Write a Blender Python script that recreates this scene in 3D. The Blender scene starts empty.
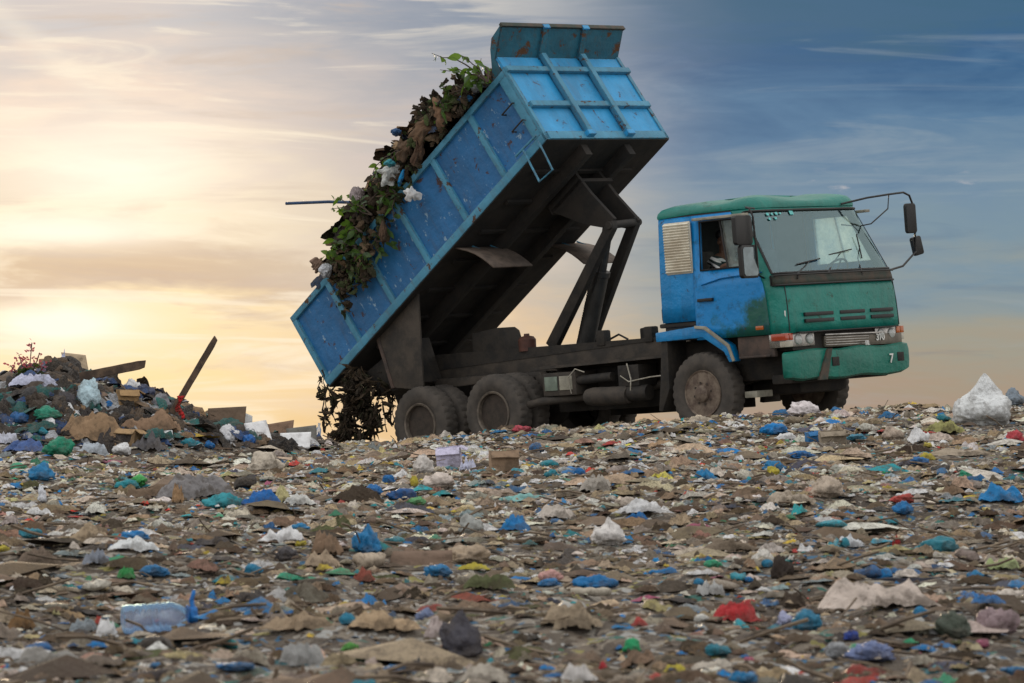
import bpy, bmesh, math, random
import numpy as np
from mathutils import Vector, Matrix, noise as mn
R = math.radians
random.seed(7); rng = np.random.default_rng(11)
sc = bpy.context.scene
# ---------------------------------------------------------------- camera, world, sun, exposure
PITCH = R(1.6); EYE = Vector((0, 0, .9)); FPX = 3626.7
cam = bpy.data.cameras.new('camera'); co = bpy.data.objects.new('camera', cam); sc.collection.objects.link(co)
co.location = EYE; co.rotation_euler = (R(90) + PITCH, 0, 0)
cam.sensor_width = 36; cam.lens = FPX / 1024 * 36; cam.clip_start = .5; cam.clip_end = 9000
cam.dof.use_dof = True; cam.dof.focus_distance = 44; cam.dof.aperture_fstop = 8.5
sc.camera = co
sc.view_settings.view_transform = 'Standard'; sc.view_settings.look = 'None'
sc.view_settings.exposure = 0; sc.view_settings.gamma = 1
sc.cycles.max_bounces = 6; sc.cycles.transparent_max_bounces = 10


def lin(r, g, b):
    f = lambda c: (c / 255 / 12.92) if c <= 10 else ((c / 255 + .055) / 1.055) ** 2.4
    return (f(r), f(g), f(b), 1)


SUN_EL, SUN_AZ = 6, -7.5
w = bpy.data.worlds.new('World'); sc.world = w; w.use_nodes = True
nt = w.node_tree; N = nt.nodes; L = nt.links; N.clear()


def nd(tree, t, **k):
    n = tree.nodes.new(t)
    for a, b in k.items():
        setattr(n, a, b)
    return n


def val(tree, sock, v):
    if isinstance(v, (int, float, tuple, list)):
        sock.default_value = v
    else:
        tree.links.new(v, sock)


def mth(tree, op, a, b=0.0, c=None, clamp=False):
    n = nd(tree, 'ShaderNodeMath', operation=op, use_clamp=clamp)
    val(tree, n.inputs[0], a); val(tree, n.inputs[1], b)
    if c is not None:
        val(tree, n.inputs[2], c)
    return n.outputs[0]


def mixc(tree, f, a, b, mode='MIX'):
    n = nd(tree, 'ShaderNodeMix', data_type='RGBA', blend_type=mode)
    val(tree, n.inputs[0], f); val(tree, n.inputs[6], a); val(tree, n.inputs[7], b)
    return n.outputs[2]


def ramp(tree, f, stops, interp='LINEAR'):
    n = nd(tree, 'ShaderNodeValToRGB'); cr = n.color_ramp; cr.interpolation = interp
    while len(cr.elements) < len(stops):
        cr.elements.new(.5)
    for e, (p, c) in zip(cr.elements, sorted(stops)):
        e.position = p; e.color = c if len(c) == 4 else (*c, 1)
    val(tree, n.inputs[0], f)
    return n.outputs[0]


def sstep(tree, x, a, b):
    n = nd(tree, 'ShaderNodeMapRange', interpolation_type='SMOOTHSTEP')
    val(tree, n.inputs[0], x); n.inputs[1].default_value = a; n.inputs[2].default_value = b
    return n.outputs[0]


tc = nd(nt, 'ShaderNodeTexCoord'); sx = nd(nt, 'ShaderNodeSeparateXYZ'); L.new(tc.outputs['Generated'], sx.inputs[0])
az = mth(nt, 'ARCTAN2', sx.outputs[0], sx.outputs[1]); el = mth(nt, 'ARCSINE', sx.outputs[2])


def wnoise(ax, ex, off, det, rough=.55, dist=0.0):
    c = nd(nt, 'ShaderNodeCombineXYZ')
    val(nt, c.inputs[0], mth(nt, 'MULTIPLY_ADD', az, ax, mth(nt, 'MULTIPLY', el, off)))
    val(nt, c.inputs[1], mth(nt, 'MULTIPLY', el, ex)); c.inputs[2].default_value = off
    n = nd(nt, 'ShaderNodeTexNoise'); L.new(c.outputs[0], n.inputs['Vector'])
    n.inputs['Scale'].default_value = 1; n.inputs['Detail'].default_value = det
    n.inputs['Roughness'].default_value = rough; n.inputs['Distortion'].default_value = dist
    return n.outputs['Fac']


n1 = wnoise(14, 62, 3.3, 5, .55, .6); n2 = wnoise(38, 170, 9.1, 6, .6, .5); n3 = wnoise(7, 16, 5.5, 3)
v = mth(nt, 'DIVIDE', el, .14)
v = mth(nt, 'ADD', v, mth(nt, 'MULTIPLY', mth(nt, 'SUBTRACT', n1, .5), .42))
v = mth(nt, 'ADD', v, mth(nt, 'MULTIPLY', mth(nt, 'SUBTRACT', n2, .5), .14))
P = lambda y: (443 - y) / 508
lramp = ramp(nt, v, [(P(440), lin(249, 216, 152)), (P(375), lin(253, 228, 176)), (P(335), lin(253, 232, 190)), (P(300), lin(206, 184, 162)), (P(268), lin(214, 192, 166)),
                     (P(232), lin(252, 236, 206)), (P(175), lin(250, 232, 205)), (P(110), lin(236, 218, 204)), (P(60), lin(214, 206, 202)), (P(10), lin(198, 198, 202))])
mramp = ramp(nt, v, [(P(440), lin(228, 194, 150)), (P(370), lin(232, 203, 164)), (P(320), lin(214, 194, 170)), (P(285), lin(196, 188, 178)), (P(240), lin(208, 197, 184)),
                     (P(180), lin(192, 186, 184)), (P(120), lin(172, 174, 182)), (P(70), lin(146, 158, 174)), (P(10), lin(122, 142, 166))])
rramp = ramp(nt, v, [(P(440), lin(166, 145, 130)), (P(395), lin(160, 148, 132)), (P(350), lin(152, 152, 141)), (P(300), lin(134, 150, 154)), (P(240), lin(112, 143, 162)),
                     (P(180), lin(104, 138, 164)), (P(120), lin(70, 118, 156)), (P(60), lin(26, 92, 138)), (P(10), lin(40, 96, 130))])
azw = mth(nt, 'ADD', az, mth(nt, 'MULTIPLY', mth(nt, 'SUBTRACT', n3, .5), .05))
azw = mth(nt, 'ADD', azw, mth(nt, 'MULTIPLY', mth(nt, 'SUBTRACT', n2, .5), .02))
low = mixc(nt, sstep(nt, azw, -.105, -.012), lramp, mramp)
low = mixc(nt, sstep(nt, azw, -.014, .066), low, rramp)
# broad soft cloud brightening / greying and the small bright cloudlets on the right
low = mixc(nt, mth(nt, 'MULTIPLY', sstep(nt, n1, .5, .72), mth(nt, 'MULTIPLY', sstep(nt, azw, .06, -.04), .35)), low, lin(226, 208, 196))
low = mixc(nt, mth(nt, 'MULTIPLY', sstep(nt, n2, .5, .75), mth(nt, 'MULTIPLY', sstep(nt, azw, .07, -.03), .16)), low, lin(236, 222, 206))

n4 = wnoise(10, 105, 7.7, 6, .6, .8); lm = sstep(nt, azw, .04, -.06)
low = mixc(nt, mth(nt, 'MULTIPLY', sstep(nt, n4, .52, .68), mth(nt, 'MULTIPLY', lm, .50)), low, lin(200, 184, 172))
low = mixc(nt, mth(nt, 'MULTIPLY', sstep(nt, n4, .48, .34), mth(nt, 'MULTIPLY', lm, .55)), low, lin(255, 244, 222))
low = mixc(nt, mth(nt, 'MULTIPLY', sstep(nt, n4, .52, .70), mth(nt, 'MULTIPLY', sstep(nt, azw, -.03, .06), .30)), low, lin(158, 172, 180))
low = mixc(nt, mth(nt, 'MULTIPLY', sstep(nt, n4, .47, .33), mth(nt, 'MULTIPLY', sstep(nt, azw, -.01, .06), .25)), low, lin(50, 98, 138))


def spot(a0, e0, sa, se, amp):
    d = mth(nt, 'ADD', mth(nt, 'POWER', mth(nt, 'DIVIDE', mth(nt, 'SUBTRACT', az, a0), sa), 2), mth(nt, 'POWER', mth(nt, 'DIVIDE', mth(nt, 'SUBTRACT', el, e0), se), 2))
    d = mth(nt, 'ADD', d, mth(nt, 'MULTIPLY', mth(nt, 'SUBTRACT', n1, .5), 1.3))
    return mth(nt, 'MULTIPLY', mth(nt, 'EXPONENT', mth(nt, 'MULTIPLY', d, -1)), amp)


for s in ((-.110, .0765, .034, .0125, .85), (-.124, .058, .034, .0048, .85), (-.1255, .0325, .024, .0072, .95)):
    low = mixc(nt, mth(nt, 'MINIMUM', spot(*s), 1), low, (1.08, 1.0, .86, 1))
# long thin streak of cirrus running down to the bright patch
t_ = mth(nt, 'ADD', mth(nt, 'MULTIPLY', az, .616), mth(nt, 'MULTIPLY', el, .788)); t_ = mth(nt, 'ADD', t_, mth(nt, 'MULTIPLY', mth(nt, 'SUBTRACT', n2, .5), .004))
stk = mth(nt, 'EXPONENT', mth(nt, 'MULTIPLY', mth(nt, 'POWER', mth(nt, 'DIVIDE', mth(nt, 'SUBTRACT', t_, .0055), .0034), 2), -1))
stk = mth(nt, 'MULTIPLY', stk, mth(nt, 'MULTIPLY', sstep(nt, az, -.092, -.125), .26))
low = mixc(nt, stk, low, lin(255, 246, 226))
cl = mth(nt, 'MULTIPLY', sstep(nt, wnoise(60, 260, 1.7, 6, .62), .58, .74), mth(nt, 'EXPONENT', mth(nt, 'MULTIPLY', mth(nt, 'ADD', mth(nt, 'POWER', mth(nt, 'DIVIDE', mth(nt, 'SUBTRACT', az, .105), .022), 2), mth(nt, 'POWER', mth(nt, 'DIVIDE', mth(nt, 'SUBTRACT', el, .0705), .004), 2)), -1)))
low = mixc(nt, mth(nt, 'MULTIPLY', cl, .8), low, lin(214, 206, 204))
# unseen sky overhead and behind the camera, brightened as fill light
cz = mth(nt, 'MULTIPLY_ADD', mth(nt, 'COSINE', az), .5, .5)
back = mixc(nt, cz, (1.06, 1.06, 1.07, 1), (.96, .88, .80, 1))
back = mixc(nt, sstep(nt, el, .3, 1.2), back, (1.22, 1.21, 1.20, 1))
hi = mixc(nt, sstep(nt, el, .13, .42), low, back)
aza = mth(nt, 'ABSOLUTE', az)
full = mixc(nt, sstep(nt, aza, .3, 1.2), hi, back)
# below the horizon
full = mixc(nt, sstep(nt, el, -.01, -.06), full, (.14, .12, .10, 1))
sky = nd(nt, 'ShaderNodeTexSky', sky_type='NISHITA'); sky.sun_disc = False; sky.sun_elevation = R(SUN_EL); sky.sun_rotation = R(SUN_AZ)
sky.air_density = 1; sky.dust_density = 2
skyc = mixc(nt, 1.0, sky.outputs[0], (.055, .055, .055, 1), 'MULTIPLY')
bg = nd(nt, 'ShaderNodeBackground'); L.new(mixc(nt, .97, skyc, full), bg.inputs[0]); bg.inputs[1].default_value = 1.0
ow = nd(nt, 'ShaderNodeOutputWorld'); L.new(bg.outputs[0], ow.inputs[0])
w.cycles.sampling_method = 'MANUAL'; w.cycles.sample_map_resolution = 512

sun = bpy.data.lights.new('sun', 'SUN'); sun.energy = 2.2; sun.angle = R(9); sun.color = (1, .78, .52)
so = bpy.data.objects.new('sun', sun); sc.collection.objects.link(so)
sd = Vector((math.sin(R(SUN_AZ)) * math.cos(R(SUN_EL)), math.cos(R(SUN_AZ)) * math.cos(R(SUN_EL)), math.sin(R(SUN_EL))))
so.rotation_euler = sd.to_track_quat('Z', 'Y').to_euler()

# ---------------------------------------------------------------- helpers
I4 = Matrix.Identity(4)


def tag(o, label=None, cat=None, group=None, kind=None):
    if label: o['label'] = label
    if cat: o['category'] = cat
    if group: o['group'] = group
    if kind: o['kind'] = kind
    return o


def link(o, parent=None):
    sc.collection.objects.link(o)
    while parent and parent.parent and parent.parent.parent: parent = parent.parent   # thing > part > sub-part
    if parent: o.parent = parent
    return o


def empty(name, mat=I4):
    o = bpy.data.objects.new(name, None); o.empty_display_size = .2; link(o); o.matrix_world = mat
    return o


class MB:
    def __init__(s): s.bm = bmesh.new()

    def box(s, x0, x1, y0, y1, z0, z1, M=I4, bev=0.0):
        b = bmesh.new(); bmesh.ops.create_cube(b, size=1)
        for q in b.verts:
            q.co = Vector(((x0 + x1) / 2 + q.co.x * (x1 - x0), (y0 + y1) / 2 + q.co.y * (y1 - y0), (z0 + z1) / 2 + q.co.z * (z1 - z0)))
        if bev:
            bmesh.ops.bevel(b, geom=list(b.edges), offset=bev, segments=2, profile=.6, affect='EDGES')
        b.transform(M); s.add(b); return s

    def add(s, b):
        m = bpy.data.meshes.new('t'); b.to_mesh(m); b.free(); s.bm.from_mesh(m); bpy.data.meshes.remove(m)

    def prism(s, poly, y0, y1, M=I4, bev=0.0, plane='xz'):
        b = bmesh.new()
        f = {'xz': lambda p, t: (p[0], t, p[1]), 'yz': lambda p, t: (t, p[0], p[1]), 'xy': lambda p, t: (p[0], p[1], t)}[plane]
        va = [b.verts.new(f(p, y0)) for p in poly]; vb = [b.verts.new(f(p, y1)) for p in poly]
        n = len(poly); b.faces.new(va); b.faces.new(vb[::-1])
        for i in range(n):
            b.faces.new((va[i], vb[i], vb[(i + 1) % n], va[(i + 1) % n]))
        bmesh.ops.recalc_face_normals(b, faces=b.faces)
        if bev: bmesh.ops.bevel(b, geom=list(b.edges), offset=bev, segments=2, profile=.6, affect='EDGES')
        b.transform(M); s.add(b); return s

    def tube(s, pts, r, n=8, M=I4, cyc=False):
        pts = [Vector(p) for p in pts]; k = len(pts); rr = r if hasattr(r, '__len__') else [r] * k
        b = bmesh.new(); rings = []; up = Vector((.13, .21, .97))
        for i, p in enumerate(pts):
            a = pts[(i - 1) % k] if (i or cyc) else p; c = pts[(i + 1) % k] if (i < k - 1 or cyc) else p
            d = (c - a).normalized(); x = d.cross(up)
            if x.length < .05: x = d.cross(Vector((1, 0, 0)))
            x.normalize(); y = d.cross(x).normalized(); up = x.cross(d).normalized() if False else up
            rings.append([b.verts.new(p + (x * math.cos(t) + y * math.sin(t)) * rr[i]) for t in [2 * math.pi * j / n for j in range(n)]])
        for i in range(k if cyc else k - 1):
            A, B = rings[i], rings[(i + 1) % k]
            for j in range(n): b.faces.new((A[j], A[(j + 1) % n], B[(j + 1) % n], B[j]))
        if not cyc: b.faces.new(rings[0][::-1]); b.faces.new(rings[-1])
        bmesh.ops.recalc_face_normals(b, faces=b.faces)
        b.transform(M); s.add(b); return s

    def lathe(s, prof, M=I4, n=40, axis='y', cap=True):
        b = bmesh.new(); rings = []
        for (t, r) in prof:
            ring = []
            for j in range(n):
                a = 2 * math.pi * j / n; c_, s_ = math.cos(a) * max(r, 1e-4), math.sin(a) * max(r, 1e-4)
                ring.append(b.verts.new((c_, t, s_) if axis == 'y' else ((c_, s_, t) if axis == 'z' else (t, c_, s_))))
            rings.append(ring)
        for A, B in zip(rings, rings[1:]):
            for j in range(n): b.faces.new((A[j], A[(j + 1) % n], B[(j + 1) % n], B[j]))
        if cap: b.faces.new(rings[0]); b.faces.new(rings[-1][::-1])
        bmesh.ops.recalc_face_normals(b, faces=b.faces)
        b.transform(M); s.add(b); return s

    def poly(s, vs, fs):
        m = bpy.data.meshes.new('t'); m.from_pydata([tuple(q) for q in vs], [], fs); s.bm.from_mesh(m); bpy.data.meshes.remove(m); return s

    def build(s, name, mat, parent=None, M=None, ang=35, smooth=True, split=False):
        if split:
            bm = s.bm; bm.verts.index_update(); bm.verts.ensure_lookup_table(); seen = {}; k = 0
            for v0 in bm.verts:
                if v0.index in seen: continue
                st = [v0]; seen[v0.index] = k
                while st:
                    q = st.pop()
                    for e in q.link_edges:
                        r_ = e.other_vert(q)
                        if r_.index not in seen: seen[r_.index] = k; st.append(r_)
                k += 1
            out = None
            for i in range(k):
                c = MB(); c.bm.free(); c.bm = bm.copy(); c.bm.verts.index_update(); c.bm.verts.ensure_lookup_table()
                bmesh.ops.delete(c.bm, geom=[q for q in c.bm.verts if seen[q.index] != i], context='VERTS')
                out = c.build(name, mat, parent, M, ang, smooth)
            bm.free(); return out
        me = bpy.data.meshes.new(name); s.bm.to_mesh(me); s.bm.free()
        if smooth:
            me.polygons.foreach_set('use_smooth', [True] * len(me.polygons)); me.set_sharp_from_angle(angle=R(ang))
        for m in (mat if isinstance(mat, list) else [mat]): me.materials.append(m)
        o = bpy.data.objects.new(name, me); link(o, parent)
        if M is not None: o.matrix_local = M
        return o


def T(x, y, z): return Matrix.Translation((x, y, z))
def RX(a): return Matrix.Rotation(a, 4, 'X')
def RY(a): return Matrix.Rotation(a, 4, 'Y')
def RZ(a): return Matrix.Rotation(a, 4, 'Z')


# ---------------------------------------------------------------- materials
def newmat(name):
    m = bpy.data.materials.new(name); m.use_nodes = True
    t = m.node_tree; b = t.nodes['Principled BSDF']
    return m, t, b


def tnoise(t, scale, det=4, rough=.6, vec=None, dist=0.0, stretch=None):
    if vec is None:
        c = nd(t, 'ShaderNodeTexCoord'); vec = c.outputs['Object']
    if stretch:
        mp = nd(t, 'ShaderNodeMapping'); t.links.new(vec, mp.inputs[0]); mp.inputs['Scale'].default_value = stretch; vec = mp.outputs[0]
    n = nd(t, 'ShaderNodeTexNoise'); t.links.new(vec, n.inputs['Vector'])
    n.inputs['Scale'].default_value = scale; n.inputs['Detail'].default_value = det; n.inputs['Roughness'].default_value = rough
    n.inputs['Distortion'].default_value = dist
    return n.outputs['Fac']


def bump(t, b, h, strength=.3, dist=.01):
    n = nd(t, 'ShaderNodeBump'); n.inputs['Strength'].default_value = strength; n.inputs['Distance'].default_value = dist
    t.links.new(h, n.inputs['Height']); t.links.new(n.outputs[0], b.inputs['Normal'])


def paint(name, base, other=None, oth_amt=.5, rust=.4, dirt=.5, rough=.45, rustc=(.10, .045, .02), dirtc=(.12, .09, .06), seed=0.0, flake=None):
    m, t, b = newmat(name)
    c = nd(t, 'ShaderNodeTexCoord'); mp = nd(t, 'ShaderNodeMapping'); t.links.new(c.outputs['Object'], mp.inputs[0]); mp.inputs['Location'].default_value = (seed, seed * 2, -seed)
    vec = mp.outputs[0]
    col = base
    big = tnoise(t, 1.3, 4, .6, vec)
    dk = tuple(x * .72 for x in base[:3]) + (1,)
    col = mixc(t, sstep(t, big, .35, .65), base, dk)
    if other is not None:
        col = mixc(t, mth(t, 'MULTIPLY', sstep(t, tnoise(t, 2.2, 6, .65, vec), .5 - .2 * oth_amt, .62), 1.0), col, other)
    fade = tnoise(t, 5, 6, .7, vec, stretch=(1, 1, .35))
    col = mixc(t, mth(t, 'MULTIPLY', sstep(t, fade, .45, .75), .35), col, tuple(min(1, x * 1.35 + .004) for x in base[:3]) + (1,))
    if flake:
        col = mixc(t, mth(t, 'MULTIPLY', sstep(t, tnoise(t, 9, 5, .75, vec, stretch=(1, 1, .5)), .60, .65), .75), col, flake)
    streak = tnoise(t, 7, 5, .7, vec, stretch=(1, 1, .12))
    col = mixc(t, mth(t, 'MULTIPLY', sstep(t, streak, .5, .75), dirt), col, (*dirtc, 1))
    rn = tnoise(t, 4.5, 8, .72, vec, dist=.4)
    rm = sstep(t, rn, .672 - .14 * rust, .71 - .13 * rust)
    gp = nd(t, 'ShaderNodeNewGeometry')
    bv = nd(t, 'ShaderNodeBevel', samples=4); bv.inputs['Radius'].default_value = .03
    dp = nd(t, 'ShaderNodeVectorMath', operation='DOT_PRODUCT'); t.links.new(bv.outputs[0], dp.inputs[0]); t.links.new(gp.outputs['Normal'], dp.inputs[1])
    pt = sstep(t, mth(t, 'SUBTRACT', 1.0, dp.outputs['Value']), .015, .12)
    pt = mth(t, 'MULTIPLY', pt, sstep(t, tnoise(t, 12, 4, .6, vec), .42, .6))
    rm = mth(t, 'MAXIMUM', mth(t, 'MULTIPLY', rm, min(1, rust * 1.6)), mth(t, 'MULTIPLY', pt, .7))
    col = mixc(t, rm, col, (*rustc, 1))
    t.links.new(col, b.inputs['Base Color'])
    val(t, b.inputs['Roughness'], mth(t, 'ADD', rough, mth(t, 'MULTIPLY', rm, .4), clamp=True))
    bump(t, b, mth(t, 'ADD', tnoise(t, 2.6, 5, .6, vec), mth(t, 'MULTIPLY', rm, -.06)), .6, .06)
    return m


def simple(name, base, rough=.6, metal=0.0, var=.35, scale=6, bmp=.2, bd=.01, second=None):
    m, t, b = newmat(name)
    f = tnoise(t, scale, 6, .65)
    sec = second if second else tuple(x * (1 - var) for x in base[:3]) + (1,)
    col = mixc(t, sstep(t, f, .35, .65), (*base[:3], 1), sec)
    t.links.new(col, b.inputs['Base Color']); b.inputs['Roughness'].default_value = rough; b.inputs['Metallic'].default_value = metal
    if bmp: bump(t, b, tnoise(t, scale * 3, 5, .6), bmp, bd)
    return m


BLUE = lin(22, 122, 196); CYAN = lin(40, 148, 200)
M_bed = paint('bed_blue_paint', lin(30, 106, 162), None, rust=.60, dirt=.5, rough=.55, rustc=(.07, .035, .025), dirtc=(.05, .06, .08), flake=lin(150, 175, 190))
M_bedfront_lit = paint('bed_front_lit_blue_paint', lin(42, 150, 205), None, rust=.52, dirt=.3, rough=.5, rustc=(.10, .05, .03), seed=3)  # bed blue made lighter: sky light on the front put into the colour
M_rail = paint('rail_blue_paint', lin(70, 140, 170), None, rust=.66, dirt=.5, rough=.6, rustc=(.09, .05, .03), dirtc=(.08, .08, .07), seed=5)
M_visor = paint('visor_teal_paint', lin(30, 100, 122), None, rust=.85, dirt=.7, rough=.65, seed=7, dirtc=(.05, .06, .05))
M_cab = paint('cab_blue_paint', lin(0, 134, 200), None, rust=.45, dirt=.25, rough=.38, seed=2, rustc=(.05, .04, .04), dirtc=(.03, .05, .09))
M_green = paint('cab_green_paint', lin(0, 122, 110), None, rust=.42, dirt=.25, rough=.42, seed=4, rustc=(.06, .05, .03), dirtc=(.03, .07, .05))
M_bumper = paint('bumper_green_paint', lin(0, 112, 96), None, rust=.4, dirt=.35, rough=.45, seed=6, rustc=(.05, .045, .035), dirtc=(.03, .05, .04))
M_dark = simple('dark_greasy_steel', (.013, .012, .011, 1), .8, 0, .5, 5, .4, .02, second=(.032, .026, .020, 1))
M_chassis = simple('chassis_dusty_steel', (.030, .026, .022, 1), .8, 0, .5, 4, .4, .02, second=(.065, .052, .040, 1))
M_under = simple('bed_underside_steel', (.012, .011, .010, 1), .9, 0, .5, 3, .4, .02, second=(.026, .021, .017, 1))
M_black = simple('black_rubber_trim', (.012, .012, .012, 1), .5, 0, .3, 8, .1)
M_tyre = simple('dusty_tyre_rubber', (.050, .044, .038, 1), .85, 0, .5, 5, .3, .01, second=(.085, .072, .060, 1))
M_rim = simple('rusty_wheel_steel', (.20, .155, .115, 1), .7, 0, .5, 9, .3, .01, second=(.09, .06, .045, 1))
M_rimd = simple('dirty_dual_rim', (.035, .028, .022, 1), .8, .1, .5, 9, .3, .01, second=(.06, .045, .035, 1))
M_lip = simple('worn_rim_lip', (.17, .14, .11, 1), .7, 0, .5, 9, .2)
M_white = simple('dirty_white_paint', (.50, .47, .40, 1), .6, 0, .35, 6, .2, second=(.30, .27, .21, 1))
M_louv = simple('cream_louvre', (.74, .70, .58, 1), .6, 0, .2, 4, .1, second=(.55, .49, .38, 1))
M_beige = simple('beige_trim', (.36, .34, .27, 1), .6, 0, .4, 6, .2)
M_mglass = lens('mirror_glass_grey', (.16, .20, .22), .12) if 0 else simple('mirror_glass_grey', (.20, .25, .27, 1), .12, .6, .3, 5, 0)
M_stepm = simple('dirty_brown_step', (.10, .065, .05, 1), .75, 0, .5, 5, .3, second=(.045, .035, .03, 1))
M_cowl = simple('rusted_cowl', (.075, .055, .04, 1), .75, 0, .5, 7, .3, .01, second=(.03, .045, .035, 1))
M_grille = simple('bronze_grille', (.16, .14, .11, 1), .4, .5, .4, 7, .2)
M_chrome = simple('worn_chrome', (.45, .44, .42, 1), .25, .9, .4, 8, .1)
M_int = simple('cab_interior', (.035, .035, .035, 1), .8, 0, .4, 3, .1)
M_seat = simple('seat_cloth', (.13, .11, .10, 1), .9, 0, .4, 8, .2)
M_wood = simple('weathered_wood', (.13, .085, .055, 1), .85, 0, .6, 7, .5, .01, second=(.045, .03, .022, 1))
M_rod = simple('grey_cylinder_steel', (.05, .048, .045, 1), .5, .3, .4, 6, .1)
M_white_mark = simple('white_lettering', (.75, .75, .72, 1), .6, 0, .15, 8, 0)
M_red = simple('red_brown_can', (.10, .035, .022, 1), .6, 0, .4, 6, .2)


def lens(name, c, rough=.15):
    m, t, b = newmat(name)
    f = tnoise(t, 12, 3); t.links.new(mixc(t, f, (*c, 1), (*[x * .5 for x in c], 1)), b.inputs['Base Color'])
    b.inputs['Roughness'].default_value = rough; b.inputs['Coat Weight'].default_value = .5
    return m


M_orange = lens('orange_lens', (.55, .13, .02)); M_redl = lens('red_lens', (.50, .07, .025)); M_lamp = lens('headlight_glass', (.62, .64, .62), .1)
M_sticker = lens('cyan_sticker', (.10, .62, .60), .5)


def glassmat(name, tint, refl, dust, dustc, gr=.04):
    m, t, b = newmat(name); t.nodes.remove(b); out = t.nodes['Material Output']
    tr = nd(t, 'ShaderNodeBsdfTransparent'); tr.inputs[0].default_value = (*tint, 1)
    gl = nd(t, 'ShaderNodeBsdfGlossy'); gl.inputs['Roughness'].default_value = gr; gl.inputs[0].default_value = (.62, .86, .92, 1)
    fr = nd(t, 'ShaderNodeFresnel'); fr.inputs[0].default_value = 1.5
    m1 = nd(t, 'ShaderNodeMixShader'); t.links.new(mth(t, 'ADD', mth(t, 'MULTIPLY', fr.outputs[0], 1.2), refl, clamp=True), m1.inputs[0])
    t.links.new(tr.outputs[0], m1.inputs[1]); t.links.new(gl.outputs[0], m1.inputs[2])
    df = nd(t, 'ShaderNodeBsdfDiffuse'); df.inputs[0].default_value = (*dustc, 1)
    tl = nd(t, 'ShaderNodeBsdfTranslucent'); tl.inputs[0].default_value = (*dustc, 1)
    md = nd(t, 'ShaderNodeMixShader'); md.inputs[0].default_value = .75; t.links.new(df.outputs[0], md.inputs[1]); t.links.new(tl.outputs[0], md.inputs[2])
    m2 = nd(t, 'ShaderNodeMixShader'); t.links.new(mth(t, 'MULTIPLY', sstep(t, tnoise(t, 2.5, 5, .65), .2, .8), dust), m2.inputs[0])
    t.links.new(m1.outputs[0], m2.inputs[1]); t.links.new(md.outputs[0], m2.inputs[2]); t.links.new(m2.outputs[0], out.inputs[0])
    return m


M_glass = glassmat('windscreen_glass', (.74, .93, .90), .13, .14, (.26, .42, .43))
M_glass2 = glassmat('whitened_dusty_glass', (.85, .95, .9), .02, .85, (.85, .92, .86))  # dust whitened and thickened to stand in for bright sky seen through

# ---------------------------------------------------------------- the truck
TM = Matrix(((.7219, .6881, -.07336, 3.1705), (-.69083, .72277, -.01874, 45.4658), (.04013, .06421, .99713, 1.0689), (0, 0, 0, 1)))
truck = empty('dump_truck', TM)
tag(truck, 'blue and green dump truck tipping its raised bed on the crest of the waste', 'dump truck')
HW = 1.16


def F(z): return np.interp(z, [.9, 1.2, 1.6, 1.85, 2.70, 2.80], [1.38, 1.42, 1.40, 1.36, .92, .88])
def WD(z): return np.interp(z, [.9, 1.2, 1.9, 2.66, 2.75], [1.16, 1.165, 1.16, 1.115, 1.10])
def RC(z): return np.interp(z, [.9, 1.6, 1.78, 2.66, 2.75], [.17, .19, .20, .26, .26])


# columns (near half), rear centre -> rear corner -> side -> corner -> front centre
XB = [-.545, -.44, .0, .05, .13, .35, .60, .80, 1.04, 1.10]     # belt-line x of the side columns


def colpts(z, off=0.0):
    out = []
    w_, r_, f_ = WD(z), RC(z), F(z)
    xc = f_ - r_; xcb = F(1.78) - RC(1.78)
    xr = -.56
    for t in (0, .5, .97): out.append((xr - off, -(w_ - .03) * t - (off if t > .9 else 0)))
    for xb in XB:
        x = xb if xb < .35 else .35 + (xb - .35) * (xc - .35) / (xcb - .35)
        out.append((x, -w_ - off))
    for k in range(7):
        a = k / 6 * math.pi / 2
        out.append((xc + (r_ + off) * math.sin(a), -(w_ - r_) - (r_ + off) * math.cos(a)))
    for t in (.8, .6, .4, .2, 0):
        y = -(w_ - r_) * t
        out.append((f_ + off + .035 * (1 - t * t), y))
    return out                                  # 3 + 10 + 7 + 5 = 25 columns


NC = 25
# column index: 0..2 rear, 3..12 side, 13..19 corner, 20..24 front


def shell(cells, zs, off=0.0, sides=(1, -1), skip=lambda i, j, s: False):
    b = MB(); V = {}
    bm = b.bm
    for s in sides:
        for j in range(len(zs) - 1):
            for (i0, i1) in cells:
                for i in range(i0, i1):
                    if skip(i, j, s): continue
                    q = []
                    for (ii, jj) in ((i, j), (i + 1, j), (i + 1, j + 1), (i, j + 1)):
                        p = colpts(zs[jj], off)[ii]; sy = s if not (ii in (0, 24)) else 1
                        key = (round(p[0], 5), round(p[1] * sy + 0.0, 5), round(zs[jj], 5))
                        if key not in V: V[key] = bm.verts.new(key)
                        q.append(V[key])
                    try: bm.faces.new(q)
                    except ValueError: pass
    bmesh.ops.recalc_face_normals(bm, faces=bm.faces)
    return b


def thick(o, t=.03):
    m = o.modifiers.new('thickness', 'SOLIDIFY'); m.thickness = t; m.offset = -1; return o


ZS = [1.17, 1.30, 1.41, 1.62, 1.90, 2.10, 2.40, 2.685, 2.725]
cab = shell([(0, 3), (3, 5)], [1.41, 1.62, 1.80, 2.0, 2.3, 2.62, 2.70]).build('cab_body', M_cab, truck)
thick(cab)
# behind-door rear wall is inside cab_body; front and pillars are green
front = shell([(12, 24)], ZS, skip=lambda i, j, s: i >= 15 and 4 <= j <= 6).build('front_panel', M_green, truck); thick(front, .025)
lint = shell([(3, 12)], [2.70, 2.735]).build('roof_gutter', M_black, truck, split=True); thick(lint, .03)
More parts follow.
